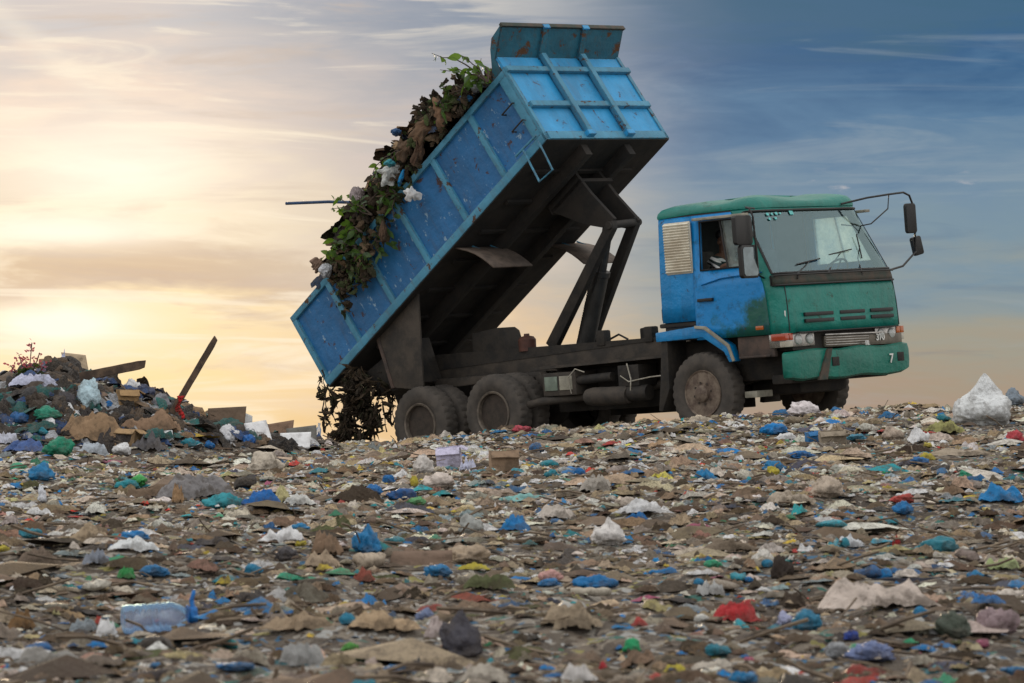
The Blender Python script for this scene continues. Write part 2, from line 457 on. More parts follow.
# roof
rb = MB(); bm = rb.bm; rings = []
for (z, ins) in ((2.722, -.012), (2.75, -.02), (2.79, -.005), (2.83, .05), (2.855, .14), (2.875, .32), (2.885, .6)):
    ring = []
    half = colpts(min(z, 2.74))
    cx = .2
    pts = [(x, y) for x, y in half] + [(x, -y) for x, y in reversed(half[1:-1])]
    for (x, y) in pts:
        d = Vector((x - cx, y)); L_ = d.length; k = (L_ - ins) / L_ if ins < .3 else (1 - ins / 1.0 * .8)
        zz = z + (.035 if False else 0) - .05 * max(0, (-.1 - x)) + (.02 * math.sin(x * 5 + y * 3))* (1 if ins>0 else 0)
        ring.append(bm.verts.new((cx + d.x * k, d.y * k, zz)))
    rings.append(ring)
for A, B in zip(rings, rings[1:]):
    n = len(A)
    for j in range(n): bm.faces.new((A[j], A[(j + 1) % n], B[(j + 1) % n], B[j]))
bm.faces.new(rings[-1]); bmesh.ops.recalc_face_normals(bm, faces=bm.faces)
roof = rb.build('roof', M_green, truck, ang=50)
for y in (-.45, .45): MB().box(.84, .93, y - .12, y + .12, 2.70, 2.735, bev=.01).build('roof_bracket', M_cowl, truck)
# door: blue panel with green worn corner, both sides
mdoor, t, b = newmat('door_blue_green_paint')
c = nd(t, 'ShaderNodeTexCoord'); sp = nd(t, 'ShaderNodeSeparateXYZ'); t.links.new(c.outputs['Object'], sp.inputs[0])
nz = tnoise(t, 3.2, 7, .7); nz2 = tnoise(t, 9, 6, .7)
msk = mth(t, 'ADD', mth(t, 'SUBTRACT', mth(t, 'MULTIPLY', sp.outputs[0], .42), mth(t, 'MULTIPLY', mth(t, 'SUBTRACT', sp.outputs[2], 1.17), .75)), mth(t, 'MULTIPLY', mth(t, 'SUBTRACT', nz, .5), 1.1))
col = mixc(t, sstep(t, msk, -.02, .22), lin(0, 130, 200), lin(8, 84, 72))
col = mixc(t, mth(t, 'MULTIPLY', sstep(t, nz2, .52, .7), .6), col, lin(14, 62, 84))
col = mixc(t, sstep(t, tnoise(t, 6, 8, .75), .62, .68), col, (.055, .035, .03, 1))
t.links.new(col, b.inputs['Base Color']); b.inputs['Roughness'].default_value = .42; bump(t, b, tnoise(t, 2.2, 4, .6), .4, .06)


def skd(i, j, s): return (7 <= i <= 11 and 5 <= j <= 6)   # window opening


for s in (1, -1):
    d = shell([(5, 12)], [1.17, 1.30, 1.41, 1.62, 1.80, 2.02, 2.30, 2.615, 2.70], off=.006, sides=(s,), skip=skd).build('cab_door', mdoor, truck); thick(d, .04)
    h = MB().box(.07, .31, -HW - .045, -HW - .02, 1.635, 1.675, bev=.008).box(.07, .11, -HW - .03, -HW + .0, 1.635, 1.675).box(.27, .31, -HW - .03, -HW, 1.635, 1.675)
    ho = h.build('door_handle', M_black, d)
    # pressed crease and lower lip of the door
    MB().tube([(.13, -HW - .012, 1.84), (.45, -HW - .016, 1.90), (1.10, -HW - .012, 1.93)], .008, 6).build('door_crease', mdoor, d)
    wf = MB(); pz = [(XB[4], 2.02), (XB[4], 2.615)]
    cp = lambda i, z, o: (colpts(z)[i][0], -WD(z) - o, z)
    wf.tube([cp(7, 2.02, .008), cp(7, 2.615, .008), cp(12, 2.615, .008), cp(12, 2.02, .008)], .014, 6, cyc=True)
    wf.tube([cp(9, 2.03, .005), cp(9, 2.61, .005)], .012, 6)
    wo = wf.build('window_frame', M_black, d)
    if s == -1:
        for q in (ho, wo): q.scale = (1, -1, 1)
    gl = shell([(7, 12)] if s == -1 else [(9, 12)], [2.02, 2.615], off=-.02, sides=(s,)).build('door_window', M_glass2, d)
    MB().box(.95, 1.07, s * -(HW + .012) - .012, s * -(HW + .012) + .012, 1.235, 1.285, bev=.008).build('side_indicator', M_orange, truck)
# vertical shutter beside the door, both sides
for s in (1, -1):
    lv = MB(); y = -s * (1.165)
    lv.box(-.42, .005, min(y, y + s * .02), max(y, y + s * .02), 2.0, 2.64, bev=.008)
    for k in range(18):
        z = 2.03 + k * .034
        lv.box(-.42, -.005, -.012, .012, -.011, .011, M=T(0, y - s * .01, z) @ RX(s * .7))
    lv.build('louvred_shutter', M_louv, truck)
    st = MB(); st.box(.10, .95, min(-s * 1.15, -s * 1.235), max(-s * 1.15, -s * 1.235), 2.63, 2.665, M=I4, bev=.01).build('rain_visor', M_beige, truck)
    st = MB(); st.prism([(.62, 1.165), (1.17, 1.165), (1.19, .90), (.62, .90)], -s * 1.08, -s * 1.14, bev=.008).box(.66, 1.14, min(-s * 1.02, -s * 1.18), max(-s * 1.02, -s * 1.18), .905, .93, bev=.006)
    st.build('entry_step', M_stepm, truck)
    # wheel arch panel
    fp = [(-.66, 1.30), (.02, 1.345), (.17, 1.32), (.51, 1.08), (.58, .88), (.50, .87), (.43, 1.0), (.10, 1.20), (.01, 1.195), (-.66, 1.185)]
    MB().prism(fp, -s * 1.05, -s * 1.19, bev=.012).build('wheel_arch', M_cab, truck)
    fl = [(.0, 1.352), (.18, 1.332), (.53, 1.09), (.605, .885), (.57, .875), (.50, 1.06), (.15, 1.295), (.0, 1.315)]
    MB().prism(fl, -s * 1.188, -s * 1.215, bev=.008).build('arch_flare', M_beige, truck)
    MB().box(-.62, -.02, min(-s * .95, -s * 1.15), max(-s * .95, -s * 1.15), 1.35, 1.405, bev=.02).build('cab_sill', M_dark, truck)
    # mud flap behind the front wheel
    MB().prism([(-.60, 1.2), (-.50, 1.2), (-.52, .60), (-.66, .32), (-.72, .33), (-.66, .7)], -s * .80, -s * 1.16, bev=.01).build('mud_flap', M_dark, truck)
# windscreen glass with seal
ws = shell([(15, 24)], [1.90, 2.1, 2.4, 2.685], off=-.008).build('windscreen', M_glass, truck)
seal = MB(); zz = [1.90, 2.15, 2.4, 2.685]
lp = [(*colpts(z, .004)[15], z) for z in zz]
top = [(*colpts(2.685, .004)[i], 2.685) for i in range(16, 25)] + [(colpts(2.685, .004)[i][0], -colpts(2.685, .004)[i][1], 2.685) for i in range(23, 14, -1)]
dn = [(colpts(z, .004)[15][0], -colpts(z, .004)[15][1], z) for z in zz[::-1][1:]]
bt = [(colpts(1.90, .004)[i][0], -colpts(1.90, .004)[i][1], 1.90) for i in range(16, 25)] + [(*colpts(1.90, .004)[i], 1.90) for i in range(23, 15, -1)]
seal.tube(lp + top + dn + bt, .016, 6, cyc=True).build('window_seal', M_black, ws)
stk = MB()
for (yy, z_, s_) in ((-.72, 2.64, .022), (-.64, 2.64, .018), (-.56, 2.645, .022), (-.49, 2.645, .015), (-.72, 2.58, .02), (-.61, 2.585, .02), (-.28, 2.65, .035)):
    x_ = F(z_) + .002 + .035 * (1 - (yy / .85) ** 2)
    yy -= .09; stk.box(-.002, .002, -s_, s_, -s_ * .8, s_ * .8, M=T(x_, yy, z_) @ RY(-.46))
stk.build('cyan_sticker', M_sticker, ws, split=True)
# cowl band under the glass
cw = shell([(14, 24)], [1.755, 1.81, 1.865], off=.012).build('cowl_band', M_cowl, truck); thick(cw, .02)
sl = MB(); lo = [(*colpts(1.755, .016)[i], 1.755) for i in range(14, 25)] + [(colpts(1.755, .016)[i][0], -colpts(1.755, .016)[i][1], 1.755) for i in range(23, 13, -1)]
up = [(x, y, 1.875) for x, y, z in lo[::-1]]
sl.tube(lo + up, .013, 6, cyc=True).build('cowl_seal', M_black, truck)
# wipers
for (ax, a, b_) in ((-.85, (-.85, 1.88), (-.50, 2.03)), (-.20, (-.25, 1.88), (.20, 2.13)), (.40, (.40, 1.88), (.62, 2.20))):
    wp = MB(); xf = F(1.88) + .05
    xe = F(b_[1]) + .05
    wp.tube([(xf, a[0], a[1] - .06), (xf, a[0], a[1]), (xe, (a[0] + b_[0]) / 2 + .05, (a[1] + b_[1]) / 2), (xe, b_[0], b_[1])], [.014, .012, .008, .006], 6)
    wo = wp.build('wiper', M_black, truck)
    m_ = Vector((xe - .012, b_[0], b_[1])); dd = Vector((0, .24, .03)) if ax < .3 else Vector((-.07, .05, .16))
    MB().tube([m_ - dd, m_ + dd * .9], .009, 5).build('wiper_blade', M_black, wo)
# vents
for k, (y0, y1) in enumerate(((-.83, -.28), (-.15, .34), (.46, .91))):
    vb = MB()
    for z in (1.385, 1.305):
        vb.box(F(z) + .012, F(z) + .045, y0, y1, z - .022, z + .022, bev=.008)
    vb.build('air_vent', M_black, truck, split=True)
# seams in the front panel
sm = MB()
for y in (-1, 1): sm.tube([(colpts(z, .002)[17][0], -y * colpts(z, .002)[17][1], z) for z in (1.19, 1.3, 1.5, 1.74)], .007, 5)
sm.box(F(1.2) - .02, F(1.2) + .046, -.98, .98, 1.165, 1.178)
sm.build('panel_seam', M_black, truck)
# grille: dark opening, bronze plate with chrome strips, hanging askew
MB().box(1.12, 1.36, -1.0, 1.0, .96, 1.17).build('grille_opening', M_dark, truck)
gm = T(1.37, .33, 1.045) @ RX(-.015)
gr = MB().box(-.03, .03, -.76, .78, -.085, .05, M=gm, bev=.01).build('grille', M_grille, truck)
cs = MB()
for k, z in enumerate((-.06, -.03, .0, .03)): cs.box(.025, .043, -.75, .1, z - .005, z + .006, M=gm, bev=.003)
cs.box(.02, .05, -.76, .42, .055, .075, M=gm, bev=.004)
cs.build('chrome_strip', M_chrome, gr, split=True)
MB().box(1.26, 1.30, -.98, -.5, .96, 1.0).build('lamp_bracket', M_dark, truck)
def text(name, s, size, M, mat, parent, ext=.004):
    cu = bpy.data.curves.new(name, 'FONT'); cu.body = s; cu.size = size; cu.extrude = ext; cu.align_x = 'CENTER'; cu.align_y = 'CENTER'; cu.offset = .002
    o = bpy.data.objects.new('tmp', cu); sc.collection.objects.link(o)
    bpy.context.view_layer.update()
    me = bpy.data.meshes.new_from_object(o.evaluated_get(bpy.context.evaluated_depsgraph_get())); bpy.data.objects.remove(o)
    me.materials.clear(); me.materials.append(mat)
    q = bpy.data.objects.new(name, me); link(q, parent); q.matrix_local = M; return q


FR = Matrix(((0, 0, 1, 0), (1, 0, 0, 0), (0, 1, 0, 0), (0, 0, 0, 1)))   # text plane -> facing +X
text('model_number', '370', .115, T(1.412, .66, 1.045) @ FR, M_white_mark, gr)
text('number_mark', '1', .11, T(1.36, -1.10, 1.40) @ RZ(-.75) @ FR, M_white_mark, truck)
# headlight clusters
for s in (1, -1):
    hb = MB().box(1.12, 1.385, min(-s * 1.15, -s * .60), max(-s * 1.15, -s * .60), 1.0, 1.175, bev=.015).build('headlight', M_chrome, truck)
    for (y0, m_) in ((.70, M_lamp), (.92, M_lamp)):
        MB().lathe([(0, .066), (.03, .06), (.045, .04), (.05, 0.0)], M=T(1.372, -s * y0, 1.09), n=24, axis='x').build('lamp', m_, hb)
    sig = MB()
    for k in range(2): sig.box((1.30, 1.17)[k], 1.395, min(-s * (1.02 + .08 * k), -s * (1.09 + .08 * k)), max(-s * (1.02 + .08 * k), -s * (1.09 + .08 * k)), 1.085, 1.17, bev=.008)
    sig.build('indicator', M_orange if s < 0 else M_redl, hb)
    MB().box(1.30, 1.39, min(-s * 1.02, -s * 1.17), max(-s * 1.02, -s * 1.17), 1.005, 1.075, bev=.008).build('side_lamp', M_white, hb)
# bumper: curved-ended channel
bp = MB(); bm = bp.bm; prof = [(0, .60), (.03, .585), (.09, .61), (.10, .70), (.10, .86), (.085, .935), (.02, .955), (-.10, .955)]
path = []
for y in np.linspace(-1.04, 1.0, 19): path.append((1.40, y, 0))
for k in range(1, 6):
    a = k / 5 * 1.35; path.append((1.40 - .2 * (1 - math.cos(a)), 1.0 + .2 * math.sin(a), a))
path = [(1.33, -1.135, -1.2), (1.37, -1.12, -.9), (1.39, -1.08, -.35)] + path
path = path + [(path[-1][0] - .18, path[-1][1] + .03, path[-1][2])]
rings = []
for i, (x, y, a) in enumerate(path):
    e = abs(y) ** 6 * .00 ; zup = .06 * max(0, (abs(y) - 1.0)) / .2
    dent = -.03 * math.exp(-((y + .55) / .12) ** 2) - .02 * math.exp(-((y - .5) / .3) ** 2)
    rings.append([bm.verts.new((x + (u + (dent if u > .05 else 0)) * math.cos(a), y + u * math.sin(a), (z if z > .8 else z + zup) + .012 * math.sin(y * 7))) for u, z in prof])
for A, B in zip(rings, rings[1:]):
    for j in range(len(prof) - 1): bm.faces.new((A[j], A[j + 1], B[j + 1], B[j]))
bmesh.ops.recalc_face_normals(bm, faces=bm.faces)
bo = bp.build('bumper', M_bumper, truck); thick(bo, .02)
for y in (-.36, .93):
    MB().box(1.487, 1.503, y - .065, y + .065, .735, .845, bev=.006).build('tow_hole', M_dark, bo)
text('number_mark', '7', .16, T(1.507, .73, .77) @ FR, M_white_mark, bo)
text('registration_mark', '10.', .08, T(1.46, .33, .985) @ FR, M_white_mark, bo)
MB().prism([(-.72, .58), (-.5, .95), (-.42, .95), (-.55, .58)], 1.475, 1.505, plane='yz').build('rusty_dent', M_cowl, bo)
# interior
lin_ = shell([(0, 5)], [1.22, 1.62, 2.0, 2.69], off=-.045).build('cab_lining', M_int, truck)
it = MB().box(-.47, 1.20, -1.1, 1.1, 1.18, 1.25).box(1.0, 1.28, -1.08, 1.08, 1.25, 1.72, bev=.03).build('dashboard', M_int, truck)
for y in (-.62, .62):
    MB().box(-.32, .22, y - .27, y + .27, 1.42, 1.62, bev=.05).box(-.44, -.30, y - .26, y + .26, 1.6, 2.28, M=T(0, 0, 0), bev=.05).build('cab_seat', M_seat, truck)
swm = T(.78, .62, 1.86) @ RY(-.95)
sw = MB().tube([(.24 * math.cos(a), .24 * math.sin(a), 0) for a in np.linspace(0, 2 * math.pi, 25)[:-1]], .014, 6, M=swm, cyc=True)
for a in (0, 2.1, 4.2): sw.tube([(0, 0, -.02), (.24 * math.cos(a), .24 * math.sin(a), 0)], .012, 5, M=swm)
sw.tube([(0, 0, 0), (0, 0, -.5)], .025, 8, M=swm).build('steering_wheel', M_black, truck)
# interior headlining
MB().box(-.46, .80, -1.03, 1.03, 2.695, 2.705).build('headlining', M_int, truck)
# mirrors
mnr = MB().tube([(1.00, -1.10, 2.71), (1.12, -1.40, 2.72), (1.22, -1.46, 2.70), (1.27, -1.46, 2.6), (1.28, -1.45, 2.1), (1.24, -1.42, 1.93), (1.14, -1.25, 1.88), (1.12, -1.16, 1.86)], .013, 6).build('mirror_arm', M_black, truck)
def mirror(M, w_, h_, parent, back=None):
    pr = [(-.5 * w_, -.42 * h_), (-.4 * w_, -.5 * h_), (.4 * w_, -.5 * h_), (.5 * w_, -.42 * h_), (.5 * w_, .42 * h_), (.4 * w_, .5 * h_), (-.4 * w_, .5 * h_), (-.5 * w_, .42 * h_)]
    q = MB().prism(pr, -.03, .03, M=M, plane='yz', bev=.015).build('mirror', M_black, parent)
    MB().prism([(a * .88, b * .92) for a, b in pr], -.036, -.031, M=M, plane='yz').build('mirror_glass', M_mglass, q)
    if back: MB().prism([(a * .82, b * .86) for a, b in pr], .031, .036, M=M, plane='yz').build('mirror_glass', back, q)
mirror(T(1.22, -1.62, 2.44) @ RZ(.1), .36, .36, mnr)
mirror(T(1.24, -1.57, 2.06) @ RZ(.1), .36, .40, mnr, M_mglass)
mfr = MB().tube([(.95, .66, 2.74), (1.10, 1.0, 2.80), (1.2, 1.32, 2.83), (1.2, 1.62, 2.85), (1.2, 1.74, 2.81), (1.2, 1.81, 2.67), (1.2, 1.80, 2.31), (1.2, 1.80, 2.1), (1.2, 1.5, 1.92), (1.25, 1.18, 1.88)], .014, 6)
mfr.tube([(1.2, 1.32, 2.83), (1.2, 1.28, 2.65), (1.15, .98, 2.47), (1.0, .90, 2.45), (.98, .60, 2.48)], .009, 6)
mfr = mfr.build('mirror_arm', M_black, truck)
mirror(T(1.19, 1.74, 2.52) @ RZ(-.25), .16, .38, mfr); mirror(T(1.17, 1.86, 2.17) @ RZ(-.25) @ RX(.2), .15, .24, mfr)

# wheels -----------------------------------------------------------
def tyre_mesh(r=.51, w_=.27, tread=True):
    b = MB(); n = 96; bm = b.bm
    prof = [(-w_ / 2 + .03, .29), (-w_ / 2 + .005, .33), (-w_ / 2 - .006, .40), (-w_ / 2 + .012, .46), (-w_ / 2 + .03, r - .012), (-w_ / 2 + .06, r), (-.012, r + .002), (.012, r + .002), (w_ / 2 - .06, r), (w_ / 2 - .03, r - .012), (w_ / 2 - .012, .46), (w_ / 2 + .006, .40), (w_ / 2 - .005, .33), (w_ / 2 - .03, .29)]
    rings = []
    for j in range(n):
        a = 2 * math.pi * j / n; ring = []
        for k, (y, q) in enumerate(prof):
            if tread and 4 <= k <= 9 and (j + (k > 6)) % 3 == 0: q = q - .016
            ring.append(bm.verts.new((q * math.cos(a), y, q * math.sin(a))))
        rings.append(ring)
    for j in range(n):
        A, B = rings[j], rings[(j + 1) % n]
        for k in range(len(prof) - 1): bm.faces.new((A[k], A[k + 1], B[k + 1], B[k]))
    bmesh.ops.recalc_face_normals(bm, faces=bm.faces)
    me = bpy.data.meshes.new('tyre'); bm.to_mesh(me); me.materials.append(M_tyre)
    me.polygons.foreach_set('use_smooth', [True] * len(me.polygons)); me.set_sharp_from_angle(angle=R(30)); return me


TY = tyre_mesh()
def part(me, name, parent, M):
    o = bpy.data.objects.new(name, me); link(o, parent); o.matrix_local = M; return o


def wheel(x, z, s, front):
    """s=1 near side; outer face towards -y for s=1"""
    h = empty('wheel'); h.parent = truck
    h.matrix_local = T(x, 0, z) @ (I4 if s == 1 else RZ(math.pi)) @ RY(random.random() * 3)
    yo = -1.16 + .135
    part(TY, 'tyre', h, T(0, yo, 0) @ RY(.3))
    if not front: part(TY, 'tyre', h, T(0, yo + .33, 0) @ RY(.9))
    q = MB()
    if front:
        q.lathe([(yo - .11, .292), (yo - .125, .285), (yo - .115, .268), (yo - .05, .255), (yo - .04, .235), (yo - .085, .205), (yo - .095, .15), (yo - .085, .115), (yo - .15, .10), (yo - .17, .075), (yo - .175, .0)], n=40)
        q.lathe([(yo + .12, .29), (yo - .10, .27)], n=40)
        ro = q.build('rim', M_rim, h)
        hl = MB()
        for k in range(8):
            a = k * math.pi / 4
            hl.lathe([(yo - .098, .028), (yo - .088, .030)], M=T(.205 * math.cos(a), .006, .205 * math.sin(a)) @ I4, n=12)
        hl.build('hand_hole', M_dark, ro, split=True)
        nt_ = MB()
        for k in range(8):
            a = k * math.pi / 4 + .39
            nt_.lathe([(yo - .118, .016), (yo - .08, .018)], M=T(.135 * math.cos(a), 0, .135 * math.sin(a)), n=6)
        nt_.build('wheel_nut', M_rimd, ro, split=True)
    else:
        ro = MB().lathe([(yo - .11, .292), (yo - .128, .284), (yo - .118, .262), (yo - .06, .262)], n=40, cap=False).build('rim_lip', M_lip, h)
        q.lathe([(yo - .062, .262), (yo + .06, .245), (yo + .10, .20), (yo + .10, .12), (yo + .0, .11), (yo - .03, .09), (yo - .04, 0)], n=40)
        q.lathe([(yo + .46, .29), (yo + .10, .24)], n=40, cap=False)
        q.build('rim', M_rimd, h)
        nt_ = MB()
        for k in range(8):
            a = k * math.pi / 4 + .39
            nt_.lathe([(yo + .06, .016), (yo + .11, .018)], M=T(.16 * math.cos(a), 0, .16 * math.sin(a)), n=6)
        nt_.build('wheel_nut', M_rim, ro, split=True)
    return h


for s in (1, -1):
    wheel(0, .51, s, True); wheel(-3.6, .43, s, False); wheel(-4.96, .34, s, False)
for (x, z) in ((0, .51), (-3.6, .43), (-4.96, .34)):
    ax = MB().tube([(x, -.95, z), (x, .95, z)], .06, 10)
    if x: ax.lathe([(-.18, .1), (-.12, .2), (0, .24), (.12, .2), (.18, .1)], M=T(x, 0, z), n=20)
    ax.build('axle', M_dark, truck)
# chassis ----------------------------------------------------------
for y in (-.43, .43):
    MB().box(-6.15, 1.15, y - .04, y + .04, .93, 1.22, bev=.006).build('chassis_rail', M_chassis, truck)
    MB().prism([(-6.2, 1.0), (-1.2, 1.22), (-1.2, 1.255), (-5.9, 1.255)], y - .05, y + .05).build('subframe_rail', M_dark, truck)
cm = MB()
for x in (-5.9, -4.3, -2.9, -1.7, -.5, .8): cm.box(x - .05, x + .05, -.4, .4, .97, 1.18)
cm.build('cross_member', M_dark, truck, split=True)
MB().box(-2.9, -1.0, .60, 1.12, .38, .92, bev=.06).build('dark_far_box', M_dark, truck)  # far-side box added to darken the view past the far wheels
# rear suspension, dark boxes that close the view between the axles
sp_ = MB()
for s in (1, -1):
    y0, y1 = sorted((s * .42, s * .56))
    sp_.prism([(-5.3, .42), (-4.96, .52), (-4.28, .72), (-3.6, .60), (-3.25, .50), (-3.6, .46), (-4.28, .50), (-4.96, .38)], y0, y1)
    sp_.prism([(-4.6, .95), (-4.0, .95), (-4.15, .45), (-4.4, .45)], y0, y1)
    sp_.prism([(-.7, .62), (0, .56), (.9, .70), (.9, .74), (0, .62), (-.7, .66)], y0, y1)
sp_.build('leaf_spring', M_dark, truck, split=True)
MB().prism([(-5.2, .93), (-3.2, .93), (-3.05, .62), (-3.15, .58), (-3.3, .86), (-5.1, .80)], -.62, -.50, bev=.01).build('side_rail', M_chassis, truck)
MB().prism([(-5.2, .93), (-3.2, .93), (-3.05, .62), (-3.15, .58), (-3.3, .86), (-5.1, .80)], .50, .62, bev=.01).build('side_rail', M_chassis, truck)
# ledge, and side plates deepened to darken the gap behind the front wheel
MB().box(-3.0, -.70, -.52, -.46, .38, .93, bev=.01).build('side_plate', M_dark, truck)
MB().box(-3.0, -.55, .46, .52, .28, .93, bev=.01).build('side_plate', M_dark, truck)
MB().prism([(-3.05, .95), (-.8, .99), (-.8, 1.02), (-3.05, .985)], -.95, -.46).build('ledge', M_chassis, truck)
MB().tube([(-2.10, -.93, .56), (-2.02, -.93, .56), (-1.98, -.93, .56), (-1.45, -.93, .55), (-1.40, -.93, .55)], [.10, .115, .118, .118, .10], 20).build('air_tank', M_chassis, truck)
tk = MB().tube([(-1.40, -.90, .57), (-1.1, -.88, .57)], .10, 16); tk.tube([(-2.3, -.88, .78), (-1.7, -.88, .80)], .06, 12); tk.box(-1.55, -1.2, -.95, -.6, .66, .93, bev=.01)
tk.build('filter_housing', M_dark, truck)
bx_ = MB().box(-2.86, -2.28, -.95, -.55, .60, .90, bev=.015).build('battery_box', M_chassis, truck)
MB().box(-2.82, -2.60, -.962, -.945, .67, .85, bev=.006).build('battery_cover', simple('pale_green_cover', (.20, .25, .20, 1), .6), bx_)
MB().box(-2.56, -2.34, -.962, -.945, .67, .85, bev=.006).build('battery_cover', M_beige, bx_)
MB().tube([(-3.15, -.98, .50), (-2.9, -.94, .54), (-2.4, -.80, .56), (-1.6, -.6, .62), (-.6, -.5, .7)], .055, 12).build('exhaust_pipe', M_chassis, truck)
hs = MB()
hs.tube([(-2.35, -.97, .62), (-2.38, -.99, .82), (-2.25, -.98, .93), (-2.1, -.97, .88)], .008, 5)
hs.tube([(-1.5, -.96, .80), (-1.35, -.98, .72), (-1.0, -.96, .76), (-.75, -.96, .77)], .008, 5)
hs.tube([(-1.36, -.98, .95), (-1.30, -.99, .75), (-1.33, -.98, .60)], .009, 5)
hs.build('air_hose', M_white, truck, split=True)
MB().prism([(-4.55, 1.22), (-4.55, 1.50), (-4.06, 1.55), (-3.98, 1.50), (-3.90, 1.22)], -.46, -.12, bev=.02).build('body_rest_block', M_dark, truck)
MB().lathe([(1.21, .115), (1.36, .12), (1.40, .09), (1.41, .04), (1.44, .035), (1.44, 0)], M=T(-3.60, -.40, 0), n=20, axis='z').build('red_brown_canister', M_red, truck)
for x in (-2.22, -1.40):
    MB().box(x - .075, x + .075, -.50, -.36, 1.2, 1.40, bev=.025).build('rubber_buffer', M_dark, truck)
    MB().box(x - .075, x + .075, .36, .50, 1.2, 1.40, bev=.025).build('rubber_buffer', M_dark, truck)
MB().tube([(-2.1, -.43, 1.28), (-1.95, -.43, 1.33), (-1.8, -.43, 1.26)], .014, 6).build('looped_hose', M_black, truck)
MB().box(-.80, -.56, -.9, -.65, 1.42, 1.62, bev=.04).box(-.68, -.50, -.88, -.68, 1.3, 1.45).build('air_intake', M_dark, truck)
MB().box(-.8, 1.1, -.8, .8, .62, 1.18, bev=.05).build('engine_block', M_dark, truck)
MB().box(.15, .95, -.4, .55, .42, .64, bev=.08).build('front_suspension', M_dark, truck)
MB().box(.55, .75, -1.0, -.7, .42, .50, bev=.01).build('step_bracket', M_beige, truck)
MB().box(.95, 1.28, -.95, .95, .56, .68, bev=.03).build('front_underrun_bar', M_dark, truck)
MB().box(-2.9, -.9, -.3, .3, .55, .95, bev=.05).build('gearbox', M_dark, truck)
# lifting gear
arm = lambda a, b_, r_, nm, m_: MB().tube([a, b_], r_, 12).build(nm, m_, truck)
for (yt, yb, xt, zt_, xb_, zb_) in ((-.25, -.25, -2.09, 2.74, -3.30, 1.24), (.30, .30, -2.18, 2.78, -3.16, 1.22)):
    d = Vector((xt - xb_, 0, zt_ - zb_)); n_ = Vector((-d.z, 0, d.x)).normalized() * .085
    P0 = Vector((xb_, 0, zb_)); P1 = Vector((xt, 0, zt_))
    pl = [tuple((q.x, q.z)) for q in (P0 - n_, P0 + n_, P1 + n_ * .8, P1 + d.normalized() * .08, P1 - n_ * .8)]
    MB().prism(pl, yb - .05, yb + .05, bev=.012).build('lift_arm', M_dark, truck)
cyl = MB().tube([(-3.02, .03, 1.1), (-2.62, .03, 2.12)], .12, 20).tube([(-2.62, .03, 2.12), (-2.6, .03, 2.18)], .135, 20).build('hydraulic_cylinder', M_rod, truck)
MB().tube([(-2.6, .03, 2.15), (-2.40, .03, 2.78)], .07, 16).build('piston_rod', M_rod, cyl)
MB().tube([(-2.09, -.33, 2.74), (-2.18, .38, 2.78)], .05, 14).build('pivot_pin', M_dark, truck)
MB().tube([(-2.68, -.08, 1.9), (-2.45, -.1, 2.3), (-2.3, -.12, 2.9)], .012, 6).build('hydraulic_hose', M_black, truck)
# rear mudguard plate hanging from the bed edge
for s in (1,):
    MB().prism([(-5.72, 1.58), (-4.9, 2.08), (-4.93, .80), (-5.50, .86)], -s * 1.06, -s * 1.03, bev=.005).build('side_guard', M_chassis, truck)
    MB().prism([(-5.76, 1.58), (-5.71, 1.62), (-5.47, .86), (-5.52, .84)], -s * 1.07, -s * 1.02).build('guard_edge', M_stepm, truck)
MB().prism([(-6.3, 1.05), (-5.2, 1.2), (-5.2, .62), (-6.1, .55)], -.38, .38, bev=.02).build('rear_hinge_frame', M_dark, truck)
MB().prism([(-6.1, 1.1), (-5.3, 1.5), (-5.1, .9), (-5.9, .75)], -.95, -.5, bev=.02).build('rear_bracket', M_dark, truck)

# the tipped bed ---------------------------------------------------
TH, BL, BH, BW = .5926, 5.2731, 1.1617, 2.3743 / 2
c_, s_ = math.cos(TH), math.sin(TH)
BM = Matrix(((c_, 0, -s_, -6.6319), (0, 1, 0, 0), (s_, 0, c_, .949), (0, 0, 0, 1)))
bed = empty('dump_bed'); bed.parent = truck; bed.matrix_local = BM
B_ = lambda mb, name, mat: mb.build(name, mat, bed)
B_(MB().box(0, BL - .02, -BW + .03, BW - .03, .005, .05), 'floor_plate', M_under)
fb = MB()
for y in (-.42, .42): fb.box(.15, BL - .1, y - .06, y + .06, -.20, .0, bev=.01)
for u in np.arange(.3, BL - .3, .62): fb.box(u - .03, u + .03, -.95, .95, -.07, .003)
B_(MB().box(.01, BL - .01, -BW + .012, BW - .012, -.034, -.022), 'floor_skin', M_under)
B_(fb, 'floor_beam', M_under)
